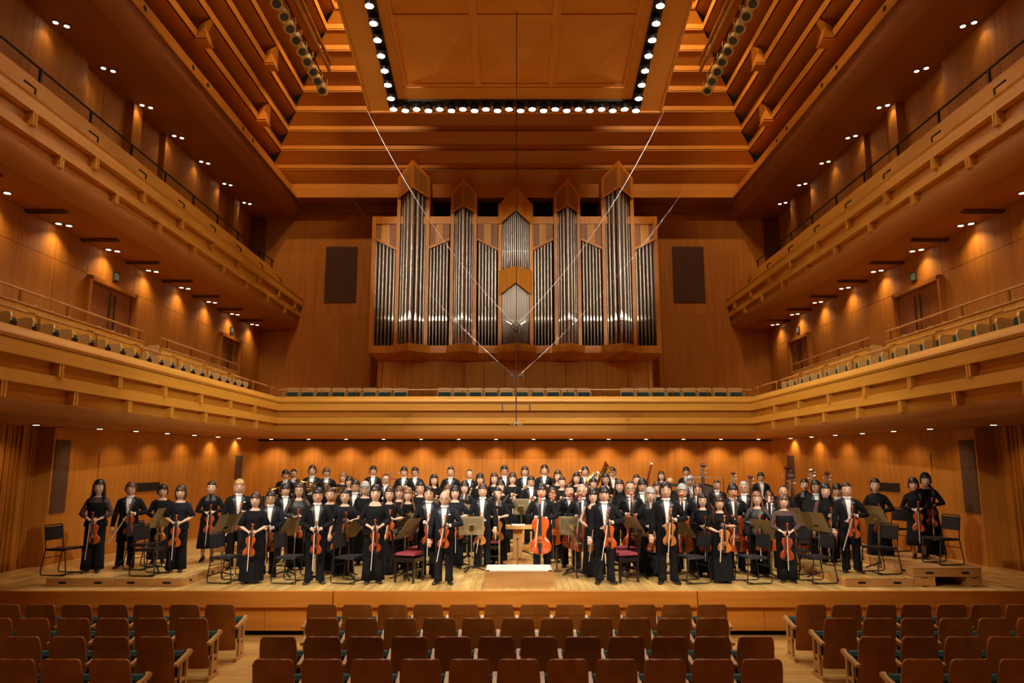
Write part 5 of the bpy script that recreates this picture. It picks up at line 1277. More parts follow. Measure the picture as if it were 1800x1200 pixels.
# orchestra risers behind the strings
k = 0
for (y0, y1, z, xr) in ((18.05, 19.4, .16, 7.2), (19.42, 21.9, .32, 7.2)):
    n = 12; w = 2*xr/n
    for i in range(n):
        t = thing('orchestra_riser', 'oak orchestra riser in the %s step, %s from its left end' % (('lower', 'upper')[k], ORD[i]), 'riser', group='orchestra risers under the wind players')
        a, b = -xr+w*i+.003, -xr+w*(i+1)-.003
        MB().box(a, b, y0+.01, y1, 0, z-.02).build('riser_body', M['riser'], t); MB().box(a, b, y0, y1, z-.02, z).build('riser_top', M['floor_n'], t)
        MB().box(a+.01, b-.01, y0, y0+.01, .004, z-.022).build('front_board', M['riser'], t)
    k += 1
pd = thing('podium', 'wooden conductor podium with a pale grey carpeted top', 'podium')
MB().bev(-.52, .66, 13.03, 13.80, 0, .272, .004).build('podium_box', M['riser'], pd)
MB().box(-.50, .64, 13.05, 13.78, .272, .285).build('carpet_top', M['carpet'], pd)
for (x, y) in ((-.50, 13.05), (.58, 13.05)): MB().box(x, x+.06, y-.004, y+.03, .268, .288).build('corner_clip', M['darkmetal'], pd)
# conductor's desk beyond the podium
ld = thing('conductor_desk', 'plain wooden conductor table standing beyond the podium', 'table')
LX, LY = .06, 16.4
MB().bev(LX-.35, LX+.36, LY-.22, LY+.22, .70, .76, .005).build('table_top', M['riser'], ld)
MB().box(LX-.10, LX+.10, LY-.02, LY+.02, .04, .70).build('table_post', M['riser'], ld)
MB().box(LX-.30, LX+.30, LY-.2, LY+.2, 0, .04).build('table_foot', M['riser'], ld)
sc_ = thing('score', 'closed white score lying on the conductor table', 'score', (LX+.02, LY, .762))
MB().box(-.16, .14, -.11, .11, 0, .018).build('cover', M['paper'], sc_)
MB().box(-.162, -.15, -.11, .11, 0, .022).build('spine', mat('green spine', (.05, .25, .16), .6), sc_)
for x, l in ((-.31, 'brown rod stand rising beside the dark stool'), (.05, 'brown rod stand rising in front of the conductor table'), (.83, 'brown rod stand rising right of the cello by the podium')):
    t = thing('rod_stand', l, 'stand', (x, 14.95, 0), group='rod stands behind the podium')
    MB().tube([(0, 0, .02), (0, 0, .62 if x < .5 else .45)], .016, 8).build('rod', M['stand'], t, 60); MB().tube([(0, 0, 0), (0, 0, .02)], .09, 14).build('rod_base', M['stand'], t, 60)
    MB().ell((0, 0, .62 if x < .5 else .45), (.022, .022, .02), 8, 5).build('rod_cap', M['darkmetal'], t, 180)
# ================================================================ CHAIRS
def chair_meshes():
    fr = MB()
    for s in (-1, 1):
        x = s*.215
        fr.tube([(x, .245, .84), (x, .215, .62), (x, .19, .46), (x, .25, .06), (x, .24, .022), (x, .20, .012), (x, -.20, .012), (x, -.24, .022), (x, -.235, .06), (x, -.19, .42), (x, -.14, .435), (x, .17, .435)], .0105, 7)
    fr.tube([(-.215, .245, .84), (-.20, .252, .862), (.20, .252, .862), (.215, .245, .84)], .0105, 7)
    fr.tube([(-.215, -.1, .012), (.215, -.1, .012)], .009, 6); fr.tube([(-.215, .21, .30), (.215, .21, .30)], .008, 6)
    st_ = MB().hexa([(-.225, -.22, .438), (.225, -.22, .438), (.205, .20, .43), (-.205, .20, .43), (-.215, -.21, .475), (.215, -.21, .475), (.20, .19, .462), (-.20, .19, .462)])
    bk = MB().hexa([(-.20, .205, .60), (.20, .205, .60), (.20, .235, .60), (-.20, .235, .60), (-.205, .235, .835), (.205, .235, .835), (.205, .262, .835), (-.205, .262, .835)])
    return fr.mesh([M['darkmetal']], 60), st_.mesh([M['seatpad']]), bk.mesh([M['seatpad']])
def chair(x, y, z, rz, label):
    f_, s_, b_ = cached('chair', chair_meshes)
    t = thing('stacking_chair', label, 'chair', (x, y, z), rz, 'black stacking chairs on the stage'); link('sled_frame', f_, t); link('seat', s_, t); link('backrest', b_, t)
# local -y is the sitting direction
CH = [(-7.95, 13.62, .155, 1.45, 'at the outer corner of the left platform'), (-7.0, 14.2, .155, 1.3, 'behind the sheer-sleeved player on the left platform'), (-6.42, 13.55, .155, 1.4, 'at the front of the left platform by the tilted stand'),
 (-5.2, 13.65, 0, 1.35, 'front row, beside the long black skirt'), (-4.92, 14.45, 0, 1.3, 'behind the long black skirt'), (-4.05, 13.62, 0, 1.35, 'front row, between long black skirt and person in tailcoat'), (-3.72, 14.55, 0, .9, 'second row, behind the front-row person in tailcoat'),
 (-2.98, 13.62, 0, 1.25, 'front row, left of the loose wide-necked dress'), (-2.55, 14.75, 0, .8, 'second row, behind the loose wide-necked dress'), (-5.9, 15.6, .155, 1.2, 'at the rear of the left platform'), (-5.5, 16.6, 0, 1.2, 'far left, behind the platform'),
 (3.18, 13.62, 0, -1.3, 'front row, beside the goatee'), (2.98, 14.6, 0, -1.1, 'second row, behind the goatee'), (4.28, 13.6, 0, -1.35, 'front row, beside the long floor-length gown'), (4.20, 14.65, 0, -1.2, 'second row, behind the long floor-length gown'),
 (5.45, 13.62, 0, -1.4, 'front row, beside the sheer-shouldered top'), (5.35, 14.75, 0, -1.3, 'second row, behind the sheer-shouldered top'), (6.62, 13.65, .155, -1.35, 'on the low platform beside the crew cut'), (7.72, 13.60, .32, -1.4, 'on the raised platform beside the fitted jacket'),
 (7.85, 15.6, .32, -1.3, 'at the back of the raised platform'), (6.0, 15.8, 0, -1.2, 'behind the cropped trousers'), (4.9, 16.0, 0, -1.1, 'between the cellos and the double basses'), (-1.25, 15.6, 0, .5, 'behind the perforated stand left of the podium'), (1.75, 15.9, 0, -.5, 'behind the cellos right of the podium'),
 (-3.6, 16.4, 0, .9, 'in the middle of the second violins'), (-1.7, 16.6, 0, .5, 'in front of the clarinets'), (.9, 17.1, 0, -.2, 'in front of the wind riser by the conductor table'), (3.0, 16.2, 0, -.8, 'in the middle of the cellos'),
 (-4.7, 15.8, 0, 1.1, 'behind the shiny satin blouse'), (6.9, 15.2, .155 if False else .0, -1.3, 'hidden between low platform and double basses')]
CH[-1] = (6.3, 15.3, .155, -1.3, 'at the rear of the low right platform')
PPOS = [(o.location.x, o.location.y, .24) for o in bpy.data.objects if o.name.startswith('person')]+[(o.location.x, o.location.y, .22) for o in bpy.data.objects if o.name.startswith(('cello', 'double_bass'))]
def nudge(x, y, r):
    for _ in range(30):
        w = min(((math.hypot(x-a, y-b)-r-q, a, b) for a, b, q in PPOS))
        if w[0] > -.005: break
        d = max(.01, math.hypot(x-w[1], y-w[2])); x += (x-w[1])/d*.02; y += (y-w[2])/d*.03; y = max(y, 13.1)
    PPOS.append((x, y, r)); return x, y
for x, y, z, rz, l in CH:
    x, y = nudge(x, y, .21); chair(x, y, z, rz, 'black stacking chair '+l)
def bench_meshes():
    q = []
    for (x, y) in ((-.18, -.18), (.18, -.18), (-.18, .18), (.18, .18)):
        q.append(MB().hexa([(x-.018-(.01 if x < 0 else -.01), y-.018, 0), (x+.018-(.01 if x < 0 else -.01), y-.018, 0), (x+.018-(.01 if x < 0 else -.01), y+.018, 0), (x-.018-(.01 if x < 0 else -.01), y+.018, 0), (x-.022, y-.022, .42), (x+.022, y-.022, .42), (x+.022, y+.022, .42), (x-.022, y+.022, .42)]).mesh([M['blackwood']]))
    fr = MB().box(-.21, .21, -.21, .21, .36, .43); fr.box(-.18, .18, -.19, -.17, .20, .23); fr.box(-.18, .18, .17, .19, .20, .23); fr.box(-.19, -.17, -.18, .18, .15, .18); fr.box(.17, .19, -.18, .18, .15, .18)
    bk = MB()
    for s in (-1, 1): bk.hexa([(s*.19-.018, .19, .43), (s*.19+.018, .19, .43), (s*.19+.018, .22, .43), (s*.19-.018, .22, .43), (s*.19-.015, .26, .92), (s*.19+.015, .26, .92), (s*.19+.015, .285, .92), (s*.19-.015, .285, .92)])
    for z, h in ((.60, .02), (.70, .02), (.84, .08)): bk.box(-.19, .19, .215+(z-.43)*.14, .235+(z-.43)*.14, z, z+h)
    sp = MB().hexa([(-.20, -.20, .475), (.20, -.20, .475), (.20, .19, .475), (-.20, .19, .475), (-.185, -.185, .52), (.185, -.185, .52), (.185, .175, .52), (-.185, .175, .52)])
    lf = MB()
    for s in (-1, 1): lf.tube([(s*.15, -.15, .43), (s*.15, .15, .475)], .008, 5); lf.tube([(s*.15, .15, .43), (s*.15, -.15, .475)], .008, 5)
    return q, fr.mesh([M['blackwood']]), bk.mesh([M['blackwood']]), sp.mesh([M['redpad']]), lf.mesh([M['darkmetal']])
for x, y, rz, l in ((-1.92, 13.72, 1.25, 'front one beside the bald leader'), (-1.82, 14.5, 1.2, 'rear one behind the bald leader'), (1.98, 13.75, -1.2, 'front one right of the podium'), (2.12, 14.5, -1.2, 'rear one right of the podium'), (-.52, 15.7, .1, 'small one left of the conductor table')):
    lg, fr, bk, sp, lf = cached('bench', bench_meshes); t = thing('adjustable_chair', 'black lacquered chair with a red seat, '+l, 'chair', (x, y, 0), rz, 'red-seated black adjustable chairs')
    for m in lg: link('leg', m, t)
    link('seat_frame', fr, t); link('backrest', bk, t); link('seat_cushion', sp, t); link('lift_frame', lf, t)
# ================================================================ MUSIC STANDS
def perforated():
    m = mat('perforated desk', (.30, .24, .13), .5, .35); nt = m.node_tree; N = nt.nodes; L = nt.links; b = N['Principled BSDF']
    tc = N.new('ShaderNodeTexCoord'); sep = N.new('ShaderNodeSeparateXYZ'); L.new(tc.outputs['Object'], sep.inputs[0])
    def mth(op, a, b_=None):
        n_ = N.new('ShaderNodeMath'); n_.operation = op
        for i, v in enumerate((a, b_)):
            if v is None: continue
            if isinstance(v, (int, float)): n_.inputs[i].default_value = v
            else: L.new(v, n_.inputs[i])
        return n_.outputs[0]
    fx = mth('ABSOLUTE', mth('SUBTRACT', mth('FRACT', mth('MULTIPLY', sep.outputs[0], 42)), .5)); fz = mth('ABSOLUTE', mth('SUBTRACT', mth('FRACT', mth('MULTIPLY', sep.outputs[2], 42)), .5))
    h = mth('MULTIPLY', mth('LESS_THAN', fx, .30), mth('LESS_THAN', fz, .30))
    inx = mth('LESS_THAN', mth('ABSOLUTE', sep.outputs[0]), .205); cen = mth('MAXIMUM', mth('GREATER_THAN', mth('ABSOLUTE', sep.outputs[0]), .07), mth('GREATER_THAN', sep.outputs[2], .21))
    inz = mth('MULTIPLY', mth('GREATER_THAN', sep.outputs[2], .10), mth('LESS_THAN', sep.outputs[2], .32))
    msk = mth('MULTIPLY', mth('MULTIPLY', h, inx), mth('MULTIPLY', inz, cen)); mx = N.new('ShaderNodeMix'); mx.data_type = 'RGBA'
    L.new(msk, mx.inputs[0]); mx.inputs[6].default_value = (.30, .24, .13, 1); mx.inputs[7].default_value = (.03, .022, .012, 1); L.new(mx.outputs[2], b.inputs['Base Color']); return m
M['perf'] = perforated()
def stand(x, y, z, rz, hgt, label, m='stand', paper=True, wide=1.0, tilt=25, group='bronze music stands'):
    """desk back faces local -y, player is on +y"""
    t = thing('music_stand', label, 'music stand', (x, y, z), rz, group); mt = M['standblack'] if m == 'black' else M['stand']
    T = math.tan(R(tilt)); w = .25*wide
    key = ('desk', m, wide, tilt)
    def dk():
        q = MB()
        q.hexa([(-w, -.008, 0), (w, -.008, 0), (w, .0, 0), (-w, .0, 0), (-w, -.008-.36*T, .36), (w, -.008-.36*T, .36), (w, -.36*T, .36), (-w, -.36*T, .36)])
        q.box(-w, w, -.008, .05, -.006, .002); return q.mesh([M['standblack'] if m == 'black' else (M['perf'] if m == 'perf' else M['stand'])])
    d = link('desk', cached(key, dk), t, (0, .0, hgt))
    pl = cached(('pole', round(hgt, 2), mt.name), lambda: MB().tube([(0, -.04, .10), (0, -.04, hgt*.55)], .014, 8).tube([(0, -.04, hgt*.55), (0, -.04, hgt+.10)], .009, 8).mesh([mt], 60)); link('pole', pl, t)
    link('clamp', cached(('clamp', mt.name), lambda: MB().tube([(0, -.04, -.02), (0, -.04, .03)], .021, 8).mesh([M['steel']], 60)), t, (0, 0, hgt*.55))
    link('desk_bracket', cached('dbr', lambda: MB().box(-.045, .045, -.10, -.045, .09, .19).mesh([M['brass']])), t, (0, 0.005, hgt))
    lg = cached(('lg', mt.name), lambda: MB().hexa([(-.012, 0, .085), (.012, 0, .085), (.012, 0, .11), (-.012, 0, .11), (-.012, .27, .004), (.012, .27, .004), (.012, .27, .026), (-.012, .27, .026)]).mesh([M['darkmetal']]))
    for k in range(3): link('leg', lg, t, (0, -.04, 0), (0, 0, k*2*PI/3+.5))
    if paper:
        def pp():
            q = MB()
            for s in (-1, 1): q.hexa([(s*.008, .004, .01), (s*.21, .010, .01), (s*.21, .012, .01), (s*.008, .008, .01), (s*.008, .004-.30*T, .31), (s*.21, .010-.30*T, .31), (s*.21, .012-.30*T, .31), (s*.008, .008-.30*T, .31)])
            return q.mesh([M['paper']])
        link('sheet_music', cached(('pp', tilt), pp), t, (0, .0, hgt))
ST = [(-6.67, 13.96, .155, 1.2, .78, 'by the short-haired player on the left platform', 'stand', 35), (-5.55, 14.2, 0, 1.05, .80, 'tilted, in front of the collared shirt dress', 'stand', 35), (-4.4, 14.3, 0, 1.2, .74, 'tilted, beside the navy-black tailcoat', 'stand', 35), (-3.2, 14.3, 0, 1.15, .72, 'tilted, by the bare-armed satin top', 'stand', 40),
 (-2.08, 14.0, 0, 1.05, .74, 'tilted, left of the red-seated chairs', 'stand', 40), (-2.15, 15.1, 0, .3, .76, 'in front of the very long chestnut hair', 'perf', 12), (-.87, 15.0, 0, .12, .70, 'large perforated one left of the podium', 'perf', 12), (-1.06, 16.6, 0, .1, .84, 'perforated one behind the V-necked black top', 'perf', 10),
 (1.25, 14.3, 0, -1.5, .62, 'slim one with a bow laid across, right of the podium', 'stand', 30), (1.12, 14.75, 0, -.12, .72, 'large perforated one right of the podium', 'perf', 12), (1.12, 16.5, 0, -.1, .78, 'perforated one behind the large one right of the podium', 'perf', 10), (2.35, 14.2, 0, -1.0, .76, 'tilted, left of the open black jacket', 'stand', 38),
 (3.55, 14.3, 0, -1.1, .72, 'tilted, beside the pleated black blouse', 'stand', 40), (4.32, 14.95, 0, -.9, .78, 'tilted, behind the long wavy brown hair', 'stand', 30), (4.72, 14.2, 0, -1.05, .72, 'with printed sheet, beside the loose satin top', 'stand', 40), (5.78, 14.2, 0, -1.0, .84, 'tilted, left of the cropped trousers', 'stand', 35),
 (5.75, 15.3, 0, -.9, .86, 'tilted, behind the fringed bob', 'stand', 35), (6.95, 14.3, .155, -1.05, .80, 'tilted, by the long flared skirt', 'stand', 35), (.15, 17.5, 0, .0, .92, 'narrow perforated one above the conductor table', 'perf', 8), (.55, 17.2, 0, .0, .84, 'perforated one between conductor table and cello', 'perf', 8),
 (-.55, 17.6, 0, .0, .92, 'perforated one below the straight shoulder-length bob', 'perf', 8), (-2.0, 17.9, 0, .1, .9, 'bronze one behind the bald leader', 'stand', 10),
 (-5.9, 16.6, 0, .25, 1.02, 'wide black one behind the collared shirt dress', 'black', 15), (-4.95, 16.4, 0, .2, 1.03, 'wide black one left of the horns', 'black', 15), (-3.9, 18.9, .16, .1, .95, 'black one in front of the horns', 'black', 12), (3.0, 18.2, .16, -.1, .92, 'black one behind the goatee', 'black', 12), (4.0, 18.2, .16, -.1, .92, 'black one left of the large drum', 'black', 12),
 (6.2, 17.0, 0, -.5, 1.0, 'wide black one behind the basses', 'black', 15), (6.35, 15.7, 0, -.2, .98, 'dark one in front of the high-collared top', 'black', 8), (-2.9, 18.8, .16, .1, .95, 'black one in front of the trumpets', 'black', 12), (1.9, 18.1, .16, -.1, .8, 'black one in front of the bassoons', 'black', 12)]
for x, y, z, rz, h, l, m, tl_ in ST:
    if 'large' not in l: x, y = nudge(x, y, .06)
    stand(x, y, z, rz, h, ('black music stand, ' if m == 'black' else 'bronze music stand, ')+l.replace('perforated one', 'perforated'), m, m != 'black', 1.25 if 'wide' in l else (.72 if 'narrow' in l else 1.0), tl_, 'black music stands' if m == 'black' else 'bronze music stands')
# ================================================================ PERCUSSION
dr = thing('concert_drum', 'large dark drum standing on edge behind the cellos', 'drum', (5.15, 20.3, .32))
MB().tube([(0, -.16, .72), (0, .16, .72)], .50, 32).build('shell', M['blackwood'], dr, 40); MB().tube([(0, -.175, .72), (0, -.16, .72)], .46, 32).build('head_skin', mat('drum skin', (.06, .04, .03), .5), dr, 40)
MB().torus((0, -.17, .72), .49, .016, 32, 6, 'y').build('hoop', M['darkmetal'], dr, 180)
for s in (-1, 1): MB().tube([(s*.38, 0, 0), (s*.30, 0, .5)], .02, 6).build('leg', M['darkmetal'], dr, 60)
pr_ = thing('percussion_rail', 'thin horizontal metal percussion rail with two hanging tubes', 'percussion', (5.3, 20.6, .32))
MB().tube([(-.55, 0, 1.38), (.55, 0, 1.38)], .012, 6).build('rail', M['steel'], pr_, 60)
for s in (-1, 1): MB().tube([(s*.5, 0, 0), (s*.5, 0, 1.42)], .01, 6).build('leg', M['darkmetal'], pr_, 60)
for x in (-.10, -.04): MB().tube([(x, 0, 1.22), (x, 0, 1.33)], .012, 6).build('hanging_tube', M['ivory'], pr_, 60)
tb = thing('wood_block_stand', 'round pale wooden block on a black percussion stand', 'percussion', (4.25, 20.3, .32))
MB().tube([(0, 0, 0), (0, 0, 1.22)], .012, 6).build('pole', M['darkmetal'], tb, 60); MB().ell((0, 0, 1.30), (.085, .07, .075), 14, 8).build('block', M['maple'], tb, 180); MB().box(-.4, .2, -.05, .05, 1.14, 1.22).build('tray', M['standblack'], tb)
tr = thing('percussion_table', 'small red-lined percussion tray on a silver stand behind the trumpets', 'percussion', (-3.35, 20.9, .32))
MB().box(-.18, .18, -.1, .1, 1.32, 1.34).build('tray', M['redpad'], tr); g = MB()
for s in (-1, 1): g.tube([(s*.17, 0, 0), (s*.17, 0, 1.5)], .01, 6)
g.tube([(-.17, 0, 1.5), (.17, 0, 1.5)], .01, 6); g.build('stand_frame', M['steel'], tr, 60)
tp_ = []
for k, (x, y) in enumerate(((-3.9, 21.1), (-3.2, 20.3))):
    t = thing('kettledrum', 'copper kettledrum in front of the back-row player, %s one' % ('outer', 'inner')[k], 'drum', (x, y, .32), group='kettledrums')
    MB().lathe([(.05, .28), (.18, .34), (.28, .50), (.31, .68), (.31, .74)], n=24).build('bowl', mat('copper', (.55, .22, .10), .25, 1), t, 50); MB().lathe([(.002, .745), (.315, .745), (.315, .765), (.002, .765)], n=24).build('head_skin', M['ivory'], t, 40)
    for j in range(3): a = j*2*PI/3; MB().tube([(math.cos(a)*.26, math.sin(a)*.26, 0), (math.cos(a)*.24, math.sin(a)*.24, .5)], .014, 6).build('leg', M['steel'], t, 60)
# ================================================================ AUDITORIUM SEATS
M['seatback'] = wood('seat back veneer', (.27, .075, .008), (.34, .105, .013), (6, 6, .6), .38, .08)
M['seatfront'] = mat('green upholstery', (.012, .055, .050), .85)
M['armwood'] = wood('arm oak', (.50, .24, .07), (.62, .33, .11), (5, 5, 1), .4, .05)
def seat_meshes():
    # local: person faces +y; origin on the floor under the back
    q = MB(); rs = []
    def sec(z, w, y, th): return [(-w, y, z), (-w*.6, y-.018, z), (0, y-.024, z), (w*.6, y-.018, z), (w, y, z), (w, y+th, z), (w*.6, y+th-.018, z), (0, y+th-.024, z), (-w*.6, y+th-.018, z), (-w, y+th, z)]
    for z, w in ((.14, .205), (.16, .215), (.60, .222), (.66, .220)): rs.append(sec(z, w, .13-(z-.14)*.21, .022))
    q.rings(rs); bk = q.mesh([M['seatback']], 35)
    q = MB(); rs = []
    for z, w in ((.655, .221), (.72, .216), (.77, .208), (.795, .196), (.808, .175), (.812, .12)): rs.append(sec(z, w, .13-(z-.14)*.21-.004, .030))
    q.rings(rs); hd = q.mesh([M['seatback']], 35)
    q = MB(); rs = []
    for z, w in ((.30, .19), (.5, .20), (.70, .19)): rs.append(sec(z, w, .155-(z-.14)*.21, .05))
    q.rings(rs); up = q.mesh([M['seatfront']], 35)
    q = MB().bev(-.235, .235, .20, .36, .28, .58, .04, 'x'); cu = q.mesh([M['seatfront']], 35)
    return bk, hd, up, cu
def arm_mesh():
    q = MB()
    prof = [(-.02, .50), (.30, .56), (.36, .59), (.40, .57), (.41, .54), (.36, .52), (.0, .46)]
    q.prism(prof, -.024, .024, lambda a, b, c: (c, a, b))
    q.bev(-.018, .018, .26, .31, .06, .54, .005); q.bev(-.018, .018, .10, .15, .06, .48, .005)
    q.bev(-.02, .02, .02, .36, .0, .06, .006, 'x'); q.bev(-.016, .016, .12, .28, .10, .22, .004); q.bev(-.014, .014, .10, .30, .26, .30, .004)
    return q.mesh([M['armwood']])
ROWN = ['front', 'second', 'third', 'fourth']; BL = ['left', 'centre', 'right']
bk, hd, up, cu = seat_meshes(); am = arm_mesh()
for (r, b, Y, xs) in SEATS:
    for k, x in enumerate(xs):
        if b == 0: pl = '%s from the aisle' % ORD[len(xs)-1-k]
        elif b == 2: pl = '%s from the aisle' % ORD[k]
        else: pl = '%s from its left end' % ORD[k]
        t = thing('auditorium_chair', 'red-brown wooden auditorium seat, %s row of the %s block, %s' % (ROWN[r], BL[b], pl), 'seat', (x, Y-.02, -.73), 0, 'wooden auditorium seats before the stage')
        link('backrest', bk, t); link('headrest', hd, t); link('back_upholstery', up, t); link('seat_cushion', cu, t)
        dx = (xs[1]-xs[0])/2
        link('armrest', am, t, (dx, 0, 0))
        if k == 0: link('armrest', am, t, (-dx, 0, 0))
# ================================================================ GALLERY SEATS
M['palewood'] = mat('pale seat shell', (.62, .41, .16), .28, coat=.3)
def choir_seat():
    q = MB(); rs = []
    def ring(z, w, y0, y1): return [(-w, y0, z), (w, y0, z), (w, y1, z), (-w, y1, z)]
    q.rings([ring(.15, .235, .0, .03), ring(.55, .235, .05, .08), ring(.78, .225, .09, .12), ring(.83, .20, .095, .12)]); a = q.mesh([M['palewood']])
    q = MB().hexa([(-.21, -.03, .45), (.21, -.03, .45), (.21, .06, .45), (-.21, .06, .45), (-.19, .03, .665), (.19, .03, .665), (.19, .09, .665), (-.19, .09, .665)]); b = q.mesh([M['seatfront']])
    q = MB()
    for s in (-1, 1): q.box(s*.235-.012, s*.235+.012, -.12, .08, 0, .66)
    c = q.mesh([M['palewood']])
    d = MB().bev(-.21, .21, -.10, -.03, .32, .60, .02, 'x').mesh([M['palewood']])
    return a, b, c, d
ca, cb, cc, cd = choir_seat()
for k, x in enumerate(CHOIR_SEATS):
    blk = 0 if k < 8 else (1 if k < 18 else 2); kk = k-(0, 8, 18)[blk]
    t = thing('choir_chair', 'green-cushioned choir seat below the organ, %s block, %s from its left end' % (BL[blk], ORD[kk]), 'seat', (x, 24.35, 3.76), 0, 'choir seats below the organ')
    link('seat_shell', ca, t); link('back_upholstery', cb, t); link('seat_sides', cc, t)
cf = thing('floor', 'raised wooden floor of the choir balcony', 'floor', kind='structure')
MB().box(-7.6, 7.6, 22.6, 27.4, 3.4, 3.72).build('balcony_floor', M['riser'], cf)
# side gallery floors, seats, slatted parapets and rails
def side_seat():
    q = MB()
    def ring(z, w, y0, y1): return [(-w, y0, z), (w, y0, z), (w, y1, z), (-w, y1, z)]
    q.rings([ring(.15, .19, .0, .025), ring(.50, .20, .0, .03), ring(.71, .19, .02, .05), ring(.76, .165, .028, .053), ring(.78, .12, .03, .055)]); a = q.mesh([M['palewood']])
    b = MB().bev(-.19, .19, .03, .12, .35, .68, .02, 'x').mesh([M['seatfront']])
    c = MB().box(.20, .235, .0, .10, .0, .62).mesh([M['blackwood']])
    return a, b, c
sa, sbm, scm = side_seat()
for s in (-1, 1):
    S = SIDE[s]
    f = thing('floor', 'stepped wooden floor of the lower %s gallery' % S, 'floor', kind='structure')
    MB().box(*sorted((s*7.65, s*8.6)), 4, 22.3, 3.4, 3.66).build('lower_step', M['riser'], f); MB().box(*sorted((s*8.6, s*9.74)), 4, 22.6, 3.4, 4.2).build('upper_step', M['riser'], f)
    k = 0; y = 10.5
    while y < 21.2:
        t = thing('gallery_chair', 'pale wooden gallery seat behind the lower %s parapet, %s from the organ end' % (S, ORD[20-k]), 'seat', (s*7.95, y, 3.66), s*.28, 'gallery seats behind the lower side parapets')
        link('seat_shell', sa, t); link('seat_cushion', sbm, t); link('seat_side', scm, t); k += 1; y += .53
    # second row behind the slatted panel, gap for an aisle around y=17
    for j, (y0, y1) in enumerate(((8.0, 16.55), (17.45, 22.3))):
        pn = thing('gallery_parapet', 'pale boarded inner parapet of the lower %s gallery, %s the aisle' % (S, ('before', 'beyond')[j]), 'parapet')
        yy = y0
        while yy < y1-.1:
            MB().box(*sorted((s*8.55, s*8.60)), yy+.004, min(yy+.30, y1)-.004, 3.66, 4.84).build('board', M['wall_h'], pn); yy += .30
        MB().box(*sorted((s*8.53, s*8.63)), y0, y1, 4.84, 4.87).build('parapet_cap', M['armwood'], pn)
        MB().box(*sorted((s*8.55, s*8.60)), y0, y1, 3.66, 3.7).build('kick_board', M['reveal'], pn)
        rl = thing('gallery_rail', 'wooden handrail on posts over the inner parapet of the lower %s gallery, %s the aisle' % (S, ('before', 'beyond')[j]), 'railing')
        MB().tube([(s*8.6, y0, 5.10), (s*8.6, y1, 5.10)], .024, 8).build('handrail', M['armwood'], rl)
        yy = y0+.3
        while yy < y1: MB().box(*sorted((s*8.585, s*8.615)), yy, yy+.04, 4.84, 5.1).build('rail_post', M['brass'], rl); yy += 1.35
        yy = y0+.3; q_ = 0
        n_ = int((y1-y0-.3)/.53)
        while yy < y1-.2:
            if yy > 11.5:
                t = thing('gallery_chair', 'pale wooden seat behind the inner parapet of the lower %s gallery, %s %s the aisle' % (S, ORD[(n_-q_) if j == 0 else q_], ('before', 'beyond')[j]), 'seat', (s*8.95, yy, 4.2), s*.28, 'gallery seats behind the inner parapets')
                link('seat_shell', sa, t); link('seat_cushion', sbm, t)
            yy += .53; q_ += 1
    t = thing('gallery_chair', 'folded seat showing its green cushion in the aisle gap of the lower %s gallery' % S, 'seat', (s*8.75, 17.15, 3.72), PI-s*.2, 'aisle seats of the side galleries'); link('seat_shell', sa, t); link('seat_cushion', sbm, t)
    # outer rail with hooked posts
    rl = thing('gallery_rail', 'wooden handrail with hooked posts along the lower %s parapet' % S, 'railing')
    MB().tube([(s*7.36, 8, 4.36), (s*7.36, 22.3, 4.36)], .024, 8).build('handrail', M['armwood'], rl)
    for k in range(8):
        yy = 11.0+1.55*k
        MB().tube([(s*7.32, yy, 4.08), (s*7.32, yy, 4.30), (s*7.34, yy-.10, 4.36), (s*7.36, yy-.3, 4.36)], .022, 7).build('rail_post', M['brass'], rl, 60)
rl = thing('choir_rail', 'thin wooden handrail on posts along the choir balcony', 'railing')
MB().tube([(-7.3, 22.36, 4.315), (7.3, 22.36, 4.315)], .020, 8).build('handrail', M['armwood'], rl)
for k in range(14):
    x = -7.0+k*14/13; MB().tube([(x, 22.34, 4.08), (x, 22.34, 4.30)], .014, 6).build('rail_post', M['brass'], rl, 60)
